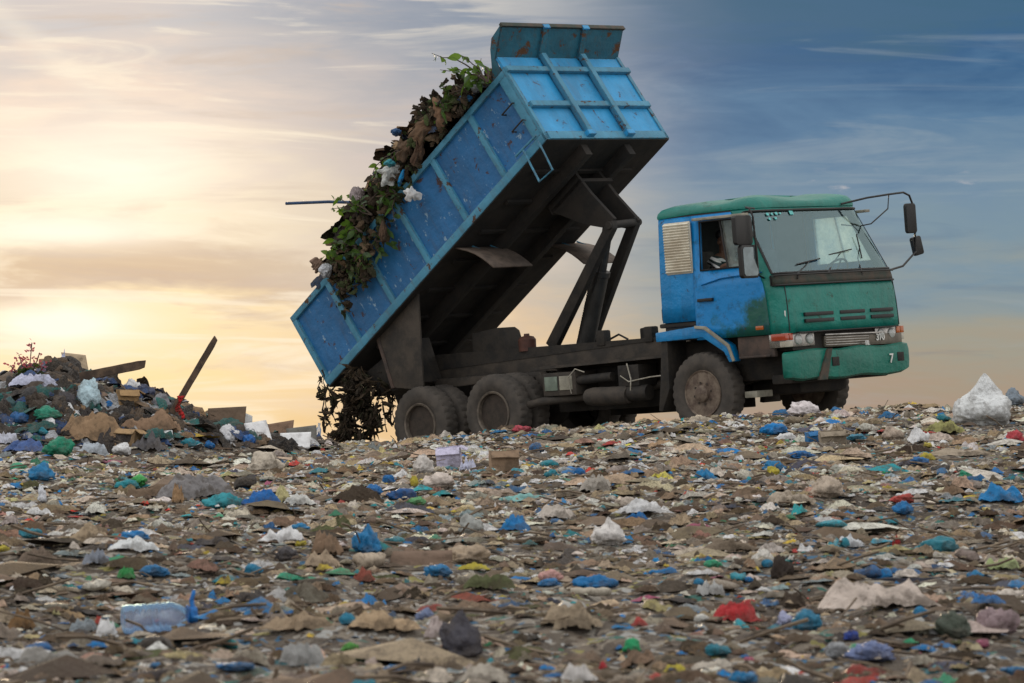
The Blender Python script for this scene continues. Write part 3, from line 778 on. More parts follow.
for s in (1, -1):
    o_, i_ = -s * BW, -s * (BW - .07)
    y0, y1 = sorted((o_, i_)); rec = sorted((-s * (BW - .045), -s * (BW - .06)))
    wl = B_(MB().box(.03, BL - .03, rec[0], rec[1], .05, BH - .03), 'side_wall', M_bed)
    rl = MB().box(0, BL, y0, y1, -.02, .10, bev=.008).box(0, BL - .05, y0, y1, BH - .085, BH, bev=.008)
    rl.box(0, .085, y0, y1, .10, BH - .085, bev=.006).box(BL - .19, BL - .05, y0, y1, .10, BH - .085, bev=.006)
    rl.build('side_frame', M_rail, wl)
    for u in (.88, 1.73, 2.59, 3.49, 4.38):
        MB().box(u - .045, u + .045, y0 + .004, y1 - .004, .095, BH - .08, bev=.008).build('side_post', M_rail, wl)
    for (u0, v0) in ((5.0, .70), (5.0, .42)):
        yy = -s * (BW + .035)
        MB().tube([(4.88, -s * (BW - .05), v0 - .0), (4.88, yy, v0), (5.12, yy, v0), (5.12, -s * (BW - .05), v0)], .011, 6).build('step_rung', M_dark, wl)
    if s == -1: continue
    hk = MB(); yy = -s * (BW + .06)
    hk.tube([(4.90, yy, .10), (4.88, yy - s * .02, -.40), (5.15, yy - s * .02, -.43), (5.18, yy, .02)], .016, 7)
    hk.tube([(4.75, yy, .12), (5.2, yy, .10)], .016, 7).build('hanging_step', M_rail, wl)
    # lashing bracket rust patch and chains
fw = B_(MB().box(BL - .06, BL - .02, -BW + .02, BW - .02, .0, BH + .2), 'front_wall', M_bedfront_lit)
ff = MB().box(BL - .05, BL + .0, -BW, -BW + .06, -.02, BH + .02, bev=.006).box(BL - .05, BL + .0, BW - .06, BW, -.02, BH + .22, bev=.006)
ff.box(BL - .02, BL + .045, -BW + .0, BW, BH - .075, BH + .005, bev=.008).box(BL - .02, BL + .045, -BW + .06, BW - .02, .50, .585, bev=.008)
ff.box(BL - .03, BL + .012, -BW + .06, BW - .06, -.02, .10, bev=.004)
ff.build('front_frame', M_rail, fw)
for y in (-.36, .40):
    MB().box(BL + .0, BL + .075, y - .045, y + .045, .02, BH + .21, bev=.01).build('front_rib', M_rail, fw)
    MB().box(BL + .0, BL + .08, y - .07, y + .07, .0, .075, bev=.01).build('rib_foot', M_bedfront_lit, fw)
# canopy above the front wall
vz = MB(); u0, v0, u1, v1 = BL - .04, BH + .20, BL + .32, BH + .46
vz.prism([(u0, v0), (u1, v1), (u1 - .03, v1 + .02), (u0 - .03, v0 + .02)], -BW + .02, BW - .02)
vz.prism([(u0 - .02, v0), (u1 - .01, v1 + .01), (u1 - .25, v1 - .02), (u1 - .36, v1 - .12), (u0 - .22, v0 - .20), (u0 - .05, v0 - .2)], -BW - .0, -BW + .03)
vz.prism([(u0 - .02, v0 - .0), (u1 - .01, v1 + .01), (u1 - .25, v1 - .02), (u1 - .36, v1 - .12), (u0 - .22, v0 - .20), (u0 - .05, v0 - .2)], BW - .03, BW)
cv = B_(vz, 'canopy', M_visor)
vr = MB()
for y in (-.36, .40): vr.prism([(u0 + .02, v0 - .03), (u1 + .02, v1 - .02), (u1, v1 + .01), (u0, v0 + .0)], y - .05, y + .05)
vr.build('canopy_rib', M_visor, cv, split=True)
tb = MB()
for y in (-.36, .40): tb.box(u1 - .01, u1 + .02, y - .06, y + .06, v1 - .05, v1 + .01)
tb.build('canopy_tab', M_bedfront_lit, cv, split=True)
MB().prism([(u1 - .04, v1 - .02), (u1 + .012, v1 - .03), (u1 + .005, v1 + .035), (u1 - .04, v1 + .03)], -BW, BW, bev=.005).build('canopy_lip', M_cowl, cv)
# lift bracket under the bed
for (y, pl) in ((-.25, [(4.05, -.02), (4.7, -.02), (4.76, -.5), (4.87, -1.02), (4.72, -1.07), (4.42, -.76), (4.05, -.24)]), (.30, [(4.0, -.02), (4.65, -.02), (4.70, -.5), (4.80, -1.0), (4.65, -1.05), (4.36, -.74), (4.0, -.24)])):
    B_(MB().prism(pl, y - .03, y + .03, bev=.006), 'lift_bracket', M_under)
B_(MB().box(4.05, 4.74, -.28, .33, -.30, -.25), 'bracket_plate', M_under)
# mudguards that ride under the bed
for s, y0, y1, du in ((1, -1.12, -.38, 0.0), (-1, .62, 1.36, .02)):
    q = MB(); pts = []
    for k in range(7):
        t_ = k / 6; bow = .05 * math.sin(t_ * math.pi)
        pts.append((3.02 + .40 * t_ + bow, -.02 - .64 * t_ + bow * .5))
    vs = []
    for (u, v_) in pts: vs += [(u, y0, v_), (u, y1, v_)]
    q.poly(vs, [(2 * i, 2 * i + 1, 2 * i + 3, 2 * i + 2) for i in range(6)])
    g = B_(q, 'mudguard', simple('mudguard_boards_%s' % ('near' if s == 1 else 'far'), (.12, .09, .07, 1), .8, 0, .5, 6, .3)); thick(g, .02)
    MB().tube([(3.3, y0 + .3, -.35), (3.05, y0 + .3, .0)], .012, 6).tube([(3.3, y1 - .1, -.35), (3.05, y1 - .1, .0)], .012, 6).build('mudguard_stay', M_rail, g, split=True)

# ---------------------------------------------------------------- the ground
def vnoise(x, y, seed):
    xi = np.floor(x).astype(np.int64); yi = np.floor(y).astype(np.int64); xf = x - xi; yf = y - yi
    def hsh(a, b):
        n = (a * 374761393 + b * 668265263 + seed * 1442695041) & 0x7fffffff
        n = ((n ^ (n >> 13)) * 1274126177) & 0x7fffffff
        return ((n ^ (n >> 16)) & 0xffff) / 65535.0
    u = xf * xf * (3 - 2 * xf); v = yf * yf * (3 - 2 * yf)
    return (hsh(xi, yi) * (1 - u) + hsh(xi + 1, yi) * u) * (1 - v) + (hsh(xi, yi + 1) * (1 - u) + hsh(xi + 1, yi + 1) * u) * v - .5


def fbm(x, y, o=4, seed=1):
    s, a = 0, 1.0
    for k in range(o):
        s = s + a * vnoise(x * 2 ** k + k * 17.3, y * 2 ** k - k * 9.1, seed + k); a *= .5
    return s


YCX = [-8, -4, -2.5, -1.2, -.2, 1.0, 2.4, 3.35, 4.2, 8]; YCY = [46.5, 46.8, 47.4, 46.6, 45.7, 44.6, 43.3, 42.5, 42.0, 41.5]
LPX = [-200, 0, 200, 330, 420, 520, 600, 650, 700, 760, 820, 900, 1024, 1200]; LPY = [446, 444, 443, 441, 440, 435, 426, 419, 416, 413, 412, 409, 400, 396]
HPX = [-260, -160, -60, 0, 20, 60, 95, 130, 165, 200, 235, 290, 335]; HPY = [440, 425, 402, 386, 374, 362, 371, 384, 397, 414, 424, 434, 442]
_A = np.array([[1, 2.37, 44.63], [1, 3.97, 46.3], [1, -.22, 47.12], [1, -1.2, 48.06], [1, .4, 49.73]]); PLC = np.linalg.lstsq(_A, np.array([.99, 1.14, .77, .63, .77]), rcond=None)[0]


def ss(x, a, b):
    t = np.clip((x - a) / (b - a), 0, 1); return t * t * (3 - 2 * t)


def G0(x, y):
    x = np.asarray(x, float); y = np.asarray(y, float)
    yc = np.interp(x, YCX, YCY); px = 512 + FPX * x / yc
    zc = .9 + (443 - np.interp(px, LPX, LPY)) / FPX * yc
    t = np.clip((y - 13.5) / (yc - 13.5), 0, 1)
    z = .08 + (zc - .08) * (t * .9 + .1 * t * t)
    z = z - .05 * ss(y, 13.5, 5)
    pl = np.minimum(PLC[0] + PLC[1] * x + PLC[2] * y, np.where(x > 4.3, zc - .2, 9)); pl = np.where(x < -2.3, np.minimum(pl, zc - .25), pl)
    z = z * (1 - ss(y, yc + .05, yc + .95)) + (pl - .01) * ss(y, yc + .05, yc + .95)
    z = z * (1 - ss(y, yc + 6, yc + 16)) - .6 * ss(y, yc + 6, yc + 40)
    # the heap at the left
    hp = 512 + FPX * x / 42; top = .9 + (443 - np.interp(hp, HPX, HPY)) / FPX * 42
    H = np.maximum(0, top - .86)
    z = z + H * np.exp(-(np.abs(y - 42.2) / 1.9) ** 2.6) * (hp < 335)
    return z


def G(x, y):
    x = np.asarray(x, float); y = np.asarray(y, float)
    near = ss(y, 75, 55)
    n = .16 * fbm(x * .35, y * .35, 3, 3) + .11 * fbm(x * 1.1, y * 1.1, 4, 11) + .05 * fbm(x * 4.2, y * 4.2, 3, 23)
    yc = np.interp(x, YCX, YCY); under = ss(y, yc + .3, yc + .9) * ss(y, yc + 7, yc + 5)
    return G0(x, y) + n * near * (1 - .85 * under)


gx = np.concatenate([-np.geomspace(9.5, 3000, 34)[::-1], np.linspace(-9.3, 9.3, 420), np.geomspace(9.5, 3000, 34)])
gy = np.concatenate([-np.geomspace(2, 2500, 18)[::-1], np.linspace(-1.5, 9.5, 30), np.linspace(9.55, 50, 760), np.linspace(50.2, 75, 60), np.geomspace(76, 8000, 40)])
X, Y = np.meshgrid(gx, gy); Z = G(X, Y)
nv = X.size; cols = len(gx); rows = len(gy)
idx = np.arange(nv).reshape(rows, cols)
fq = np.stack([idx[:-1, :-1], idx[:-1, 1:], idx[1:, 1:], idx[1:, :-1]], -1).reshape(-1, 4)


def np_mesh(name, V, Fq, mat, col=None, smooth=True):
    me = bpy.data.meshes.new(name); k = Fq.shape[1]
    me.vertices.add(len(V)); me.vertices.foreach_set('co', V.astype(np.float32).ravel())
    me.loops.add(Fq.size); me.loops.foreach_set('vertex_index', Fq.astype(np.int32).ravel())
    me.polygons.add(len(Fq)); me.polygons.foreach_set('loop_start', np.arange(0, Fq.size, k, dtype=np.int32))
    try: me.polygons.foreach_set('loop_total', np.full(len(Fq), k, dtype=np.int32))
    except Exception: pass
    me.update(calc_edges=True)
    if smooth: me.polygons.foreach_set('use_smooth', np.ones(len(Fq), dtype=bool))
    if col is not None:
        a = me.color_attributes.new('tint', 'FLOAT_COLOR', 'POINT'); a.data.foreach_set('color', np.concatenate([col, np.ones((len(col), 1))], 1).astype(np.float32).ravel())
    me.materials.append(mat); o = bpy.data.objects.new(name, me); link(o); return o


mg, t, b = newmat('trampled_waste_soil')
c = nd(t, 'ShaderNodeTexCoord'); ob = c.outputs['Object']
base = ramp(t, tnoise(t, 1.6, 8, .7, ob), [(.3, (.035, .027, .021)), (.48, (.085, .066, .050)), (.6, (.14, .115, .088)), (.75, (.22, .19, .15))])
def voro(t, scale, vec):
    n = nd(t, 'ShaderNodeTexVoronoi'); n.inputs['Scale'].default_value = scale; t.links.new(vec, n.inputs['Vector']); n.inputs['Randomness'].default_value = 1
    return n
wv = nd(t, 'ShaderNodeVectorMath', operation='ADD'); nn = nd(t, 'ShaderNodeTexNoise'); nn.inputs['Scale'].default_value = 9; t.links.new(ob, nn.inputs['Vector'])
sc_ = nd(t, 'ShaderNodeVectorMath', operation='SCALE'); sc_.inputs['Scale'].default_value = .12; t.links.new(nn.outputs['Color'], sc_.inputs[0]); t.links.new(ob, wv.inputs[0]); t.links.new(sc_.outputs[0], wv.inputs[1])
for scale, thr in ((14, .55), (30, .62)):
    v_ = voro(t, scale, wv.outputs[0]); sepc = nd(t, 'ShaderNodeSeparateColor'); t.links.new(v_.outputs['Color'], sepc.inputs[0])
    fc = ramp(t, sepc.outputs[1], [(0, (.20, .16, .12)), (.22, (.10, .075, .055)), (.36, (.36, .33, .28)), (.52, (.05, .04, .035)), (.62, (.26, .22, .17)), (.78, (.03, .14, .26)), (.84, (.42, .42, .40)), (.92, (.30, .27, .08)), (.96, (.03, .16, .13))], 'CONSTANT')
    base = mixc(t, mth(t, 'MULTIPLY', sstep(t, sepc.outputs[0], thr, thr + .02), .85), base, fc)
t.links.new(base, b.inputs['Base Color']); b.inputs['Roughness'].default_value = .85
bump(t, b, mth(t, 'ADD', tnoise(t, 8, 8, .7, ob), mth(t, 'MULTIPLY', v_.outputs['Distance'], .6)), .9, .05)
g = np_mesh('ground', np.stack([X, Y, Z], -1).reshape(-1, 3), fq, mg); tag(g, kind='structure')


def ray_dir(px, py):
    v = Vector(((px - 512) / FPX, 1, -(py - 341.5) / FPX)); c_, s_ = math.cos(PITCH), math.sin(PITCH)
    return Vector((v.x, v.y * c_ - v.z * s_, v.y * s_ + v.z * c_))


DD = np.arange(9, 60, .04)


def on_ground(px, py):
    d = ray_dir(px, py); zs = EYE.z + d.z * DD; gz = G(d.x * DD, d.y * DD)
    k = np.argmax(zs <= gz)
    if zs[k] > gz[k]: k = np.argmin(zs - gz + (DD > 50) * 9)
    return Vector((d.x * DD[k], d.y * DD[k], gz[k])), DD[k]


# ---------------------------------------------------------------- crumpled shapes
def sheet_proto(n, seed, hgt=.32, sharp=1.0, along=False):
    r_ = np.random.default_rng(seed); t_ = np.linspace(-.5, .5, n); a, b_ = np.meshgrid(t_, t_)
    # map the square onto an irregular blob outline
    rad = np.maximum(np.abs(a), np.abs(b_)) * 2; th = np.arctan2(b_, a)
    ph = r_.uniform(0, 6.28, 5)
    out = .5 * (1 + .22 * np.sin(2 * th + ph[0]) + .16 * np.sin(3 * th + ph[1]) + .12 * np.sin(5 * th + ph[2]) + .10 * np.sin(9 * th + ph[3]))
    sq = 1 / np.maximum(np.abs(np.cos(th)), np.abs(np.sin(th)))
    x = rad * out * np.cos(th) * (.6 + .4 * sq); y = rad * out * np.sin(th) * (.6 + .4 * sq)
    z = np.zeros_like(x)
    for k in range(5):
        fr = r_.uniform(1.5, 3.4) * 1.55 ** k; an = r_.uniform(0, 3.14) if not along else 1.571 + r_.uniform(-.45, .45)
        w_ = x * np.cos(an) + y * np.sin(an) + .12 * np.sin(4 * (x * np.sin(an) - y * np.cos(an)) + r_.uniform(0, 6))
        rd = 1 - np.abs(np.sin(w_ * fr * 2 + r_.uniform(0, 6)))
        z += rd ** (1 + sharp * .3) * .62 ** k
    z += 1.3 * fbm(x * 3 + seed, y * 3, 2, seed)
    z = ((z - z.min()) / (z.max() - z.min())) ** .75
    z = z * hgt * (1 - rad ** 4 * .7) + hgt * (.35 if not along else .12) * (1 - rad ** 2)
    z *= 1 + .25 * fbm(x * 9, y * 9, 2, seed + 9)
    x += .05 * fbm(x * 6 + 3, y * 6, 2, seed + 5); y += .05 * fbm(x * 6 - 3, y * 6 + 5, 2, seed + 6)
    V = np.stack([x, y, z], -1).reshape(-1, 3); ix = np.arange(n * n).reshape(n, n)
    return V, np.stack([ix[:-1, :-1], ix[:-1, 1:], ix[1:, 1:], ix[1:, :-1]], -1).reshape(-1, 4)


def bag_proto(sub, seed, rough=1.0, knot=False):
    b_ = bmesh.new(); bmesh.ops.create_icosphere(b_, subdivisions=sub, radius=.5)
    off = Vector((seed * 3.1, seed * 1.7, seed * .9)); V = []
    for q in b_.verts:
        p = q.co.normalized()
        d = 1 + .42 * mn.noise(p * 1.3 + off)
        rd = 0; am = .15 * rough; fr = 3.0
        for k in range(5):
            rd += am * (1 - abs(mn.noise(p * fr + off * (k + 1))) * 3.2); am *= .62; fr *= 1.9
        d += rd - .12
        c = p * .5 * d; z = c.z
        if z < 0: z *= .45
        c = Vector((c.x, c.y, z))
        if knot and p.z > .86: c = Vector((c.x * .45, c.y * .45, c.z + .12 + .1 * (p.z - .86) / .14))
        V.append(c)
    Fc = np.array([[v.index for v in f.verts] for f in b_.faces]); b_.free()
    V = np.array(V); V[:, 2] -= V[:, 2].min(); V[:, 2] -= .06; return V, Fc


# ---------------------------------------------------------------- small litter too many to count
def litmat(name, rough, bs, spec=.4):
    m, t, b = newmat(name); a = nd(t, 'ShaderNodeAttribute', attribute_name='tint')
    c = nd(t, 'ShaderNodeTexCoord'); ob = c.outputs['Object']
    col = mixc(t, mth(t, 'MULTIPLY', sstep(t, tnoise(t, 11, 7, .75, ob), .44, .66), .7), a.outputs['Color'], (.085, .065, .047, 1))
    col = mixc(t, mth(t, 'MULTIPLY', sstep(t, tnoise(t, 60, 4, .7, ob), .5, .62), .5), col, (.12, .097, .073, 1))
    t.links.new(col, b.inputs['Base Color']); b.inputs['Roughness'].default_value = rough; b.inputs['Specular IOR Level'].default_value = spec
    vo = voro(t, 34, ob); bump(t, b, mth(t, 'ADD', mth(t, 'MULTIPLY', vo.outputs['Distance'], .7), tnoise(t, 45, 6, .75, ob)), bs, .03)
    return m


ML = {'film': litmat('dirty_plastic_film', .5, .8, .3), 'cloth': litmat('dirty_cloth', .95, .8, .1), 'scrap': litmat('mixed_scraps', .8, .6, .2)}
PAL = {   # colour, weight near (darker: soil plus vignette put into the colour), weight far
    'cloth': [((.17, .13, .095), 20, 14), ((.10, .075, .054), 22, 8), ((.30, .235, .165), 14, 18), ((.40, .33, .25), 9, 20), ((.045, .035, .028), 16, 5), ((.50, .45, .38), 4, 16), ((.21, .20, .18), 8, 8), ((.10, .12, .06), 3, 2), ((.09, .11, .17), 2, 2), ((.28, .07, .06), .4, .5), ((.36, .22, .19), 1.5, 3)],
    'film': [((.28, .26, .23), 16, 14), ((.54, .53, .50), 8, 24), ((.005, .15, .42), 6, 6), ((.01, .24, .35), 5, 4), ((.16, .13, .10), 20, 8), ((.80, .80, .79), 4, 14), ((.02, .25, .15), 1.0, 1.2), ((.52, .42, .05), 1.2, 2.2), ((.03, .03, .035), 9, 4), ((.50, .04, .035), .6, .8), ((.24, .33, .38), 5, 6), ((.40, .36, .18), 2, 5), ((.35, .08, .18), .3, .6)],
    'scrap': [((.15, .115, .085), 26, 16), ((.075, .056, .042), 26, 9), ((.36, .30, .23), 13, 20), ((.58, .55, .50), 6, 20), ((.035, .028, .022), 13, 6), ((.005, .16, .44), 3.5, 3.5), ((.50, .40, .06), 1.1, 2.0), ((.02, .22, .12), .8, 1), ((.80, .79, .77), 2.5, 10), ((.5, .05, .04), .5, .8), ((.01, .26, .32), 2.2, 2)]}


def pick(kind, t):
    pal = PAL[kind]; C_ = np.array([p[0] for p in pal]); w0 = np.array([p[1] for p in pal], float); w1 = np.array([p[2] for p in pal], float)
    w0 /= w0.sum(); w1 /= w1.sum(); n = len(t)
    W = np.cumsum(w0[None] * (1 - t[:, None]) + w1[None] * t[:, None], 1); r_ = rng.random((n, 1)); k = (r_ > W).sum(1).clip(0, len(pal) - 1)
    c = C_[k] * rng.uniform(.9, 1.75, (n, 1)) * rng.uniform(.93, 1.07, (n, 3))
    d = (rng.beta(1.2, 2.6, (n, 1)) * .7) * (1 - .4 * t[:, None])
    c = np.minimum(c * np.array([1.05, .98, .88]), .85); return c * (1 - d) + np.array([.10, .078, .056]) * d


def scatter(name, kind, P, size, hs, protos, tint, label, nrm=None, asp=(.45, 1.0), tilt=.10):
    """merge many crumpled pieces into one litter mesh"""
    n = len(P); Vs, Fs, Cs = [], [], []; o = 0
    which = rng.integers(0, len(protos), n)
    for k, (V, Fq) in enumerate(protos):
        sel = np.where(which == k)[0]
        if not len(sel): continue
        m = len(sel); s_ = size[sel][:, None]; a_ = rng.uniform(*asp, (m, 1))
        v = V[None] * np.ones((m, 1, 1)); v = v.copy()
        v[..., 0] *= s_; v[..., 1] *= s_ * a_; v[..., 2] *= s_ * hs[sel][:, None]
        tx, ty = rng.normal(0, tilt, (m, 1)), rng.normal(0, tilt, (m, 1))
        v[..., 2] += v[..., 0] * tx + v[..., 1] * ty
        an = rng.uniform(0, 6.283, (m, 1)); c_, s2 = np.cos(an), np.sin(an)
        x = v[..., 0] * c_ - v[..., 1] * s2; y = v[..., 0] * s2 + v[..., 1] * c_; z = v[..., 2]
        w3 = np.stack([x, y, z], -1)
        if nrm is not None:
            N_ = nrm[sel]; N_ = N_ / np.linalg.norm(N_, axis=1, keepdims=True)
            A = np.cross(N_, np.array([.3, 1, .1])); A /= np.linalg.norm(A, axis=1, keepdims=True); B = np.cross(N_, A)
            w3 = w3[..., 0:1] * A[:, None] + w3[..., 1:2] * B[:, None] + w3[..., 2:3] * N_[:, None]
        w3 = w3 + P[sel][:, None]
        nvp = len(V); Vs.append(w3.reshape(-1, 3)); Fs.append((Fq[None] + (np.arange(m) * nvp)[:, None, None] + o).reshape(-1, Fq.shape[1]))
        Cs.append(np.repeat(tint[sel], nvp, 0)); o += m * nvp
    ob = np_mesh(name, np.concatenate(Vs), np.concatenate(Fs), ML[kind], np.concatenate(Cs)); tag(ob, label, None, None, 'stuff'); ob['category'] = 'litter'; return ob


FOOT = []                                   # footprints of the separately built pieces: (x, y, width)
def clear_of_items(p, size):
    keep = np.ones(len(p), bool)
    for (x, y, w_) in FOOT:
        f = 1.0 if w_ > .35 else .7
        keep &= ~((np.abs(p[:, 0] - x) < w_ * .5 + size * .3) & (p[:, 1] > y - (.35 + 1.3 * w_) * f) & (p[:, 1] < y + w_ * .35) & (size > .045))
    return keep


def wedge(n, y0, y1, mx=.158, pad=1.2, power=1.0):
    y = y0 + (y1 - y0) * rng.random(n * 2) ** power; x = rng.uniform(-1, 1, n * 2) * (y1 * mx + pad); k = np.abs(x) < y * mx + pad
    x, y = x[k][:n], y[k][:n]
    yc = np.interp(x, YCX, YCY); lx = x; bad = (y > yc + .5) & (x > -2.0) & (x < 5.0) & (y < yc + 7)
    x, y = x[~bad], y[~bad]
    return np.stack([x, y, G(x, y)], -1)


P5 = [sheet_proto(6, 100 + k, .36) for k in range(14)]; P8 = [sheet_proto(10, 200 + k, .34) for k in range(16)]; P12 = [sheet_proto(14, 500 + k, .30, 1.0, True) for k in range(20)]; P10 = [sheet_proto(10, 620 + k, .30, 1.0, True) for k in range(14)]; P3 = [sheet_proto(4, 300 + k, .25) for k in range(8)]
PB = [bag_proto(2, 400 + k, 1.2) for k in range(6)]
# the heap carries its own denser skin of darker waste
n = 6500; x = rng.uniform(-8.5, -2.2, n); y = rng.uniform(39.8, 43.6, n); gz = G(x, y); keep = (gz - .8) > rng.uniform(.0, .25, n); x, y, gz = x[keep], y[keep], gz[keep]
e_ = .05; nr = np.stack([-(G(x + e_, y) - G(x - e_, y)) / (2 * e_), -(G(x, y + e_) - G(x, y - e_)) / (2 * e_), np.ones_like(x)], -1)
size = np.clip(.14 * np.exp(rng.normal(0, .5, len(x))), .04, .42)
cc = np.array([(.02, .018, .018), (.05, .035, .025), (.12, .08, .05), (.72, .73, .74), (.02, .07, .2), (.40, .42, .45), (.02, .14, .13), (.035, .03, .03), (.26, .165, .09), (.015, .012, .012), (.03, .025, .02)])[rng.integers(0, 11, len(x))] * rng.uniform(.6, 1.2, (len(x), 1))
scatter('heap_litter', 'film', np.stack([x, y, gz], -1), size, np.clip(.9 * np.exp(rng.normal(0, .4, len(x))), .4, 2.0), P10, cc, 'dark bags, rags and scraps packed over the high heap at the left', nrm=nr, tilt=.25)
# twigs and straws
tw = MB()
pts = wedge(900, 10, 44)
for p in pts:
    L_ = random.uniform(.08, .35); a = random.uniform(0, 6.28); e = random.uniform(-.05, .35); d = Vector((math.cos(a), math.sin(a), e)) * L_
    P0 = Vector(p) + Vector((0, 0, .03)); tw.tube([P0, P0 + d * .5 + Vector((0, 0, random.uniform(-.01, .02))), P0 + d], random.uniform(.003, .009), 4)
tg = tw.build('twig_litter', simple('dry_twigs', (.20, .15, .10, 1), .85, 0, .5, 5, 0, second=(.07, .05, .035, 1))); tag(tg, 'dry twigs and straws lying among the trampled waste', None, None, 'stuff'); tg['category'] = 'litter'

# ---------------------------------------------------------------- separate pieces of waste one can point at
_mc = {}
def wmat(kind, c):
    key = (kind, tuple(round(x, 2) for x in c))
    if key in _mc: return _mc[key]
    rough, bs, spec, clean = {'plastic': (.42, .9, .35, .45), 'cloth': (.95, .9, .1, .6), 'card': (.9, .4, .15, .5), 'foam': (.75, .2, .2, .25), 'wood': (.9, .4, .15, .5)}[kind]
    m, t, b = newmat('waste_' + kind); c_ = nd(t, 'ShaderNodeTexCoord'); ob = c_.outputs['Object']
    col = mixc(t, sstep(t, tnoise(t, 3, 6, .7, ob), .3, .7), (*c, 1), tuple(x * .68 for x in c) + (1,))
    col = mixc(t, mth(t, 'MULTIPLY', sstep(t, tnoise(t, 7, 9, .78, ob), .47, .60), clean), col, (.075, .058, .042, 1))
    if kind == 'wood': col = mixc(t, sstep(t, tnoise(t, 30, 6, .7, ob, stretch=(1, 1, .08)), .45, .6), col, tuple(x * .45 for x in c) + (1,))
    t.links.new(col, b.inputs['Base Color']); b.inputs['Roughness'].default_value = rough; b.inputs['Specular IOR Level'].default_value = spec
    if kind == 'plastic': b.inputs['Subsurface Weight'].default_value = .0
    v_ = voro(t, 22, ob); bump(t, b, mth(t, 'ADD', mth(t, 'MULTIPLY', v_.outputs['Distance'], .7), tnoise(t, 22, 6, .7, ob)), bs, .02)
    _mc[key] = m; return m


WH = (.72, .72, .70); CR = (.50, .44, .36); TN = (.36, .28, .19); BR = (.20, .13, .08); GY = (.26, .25, .24); DK = (.04, .038, .038)
BL = (.003, .16, .46); TQ = (.01, .25, .33); GN = (.01, .30, .17); YL = (.60, .50, .05); RD = (.60, .04, .04); LV = (.50, .52, .66); PL = (.55, .60, .62)
OL = (.11, .12, .06); PK = (.62, .20, .26)
_sd = [1000]


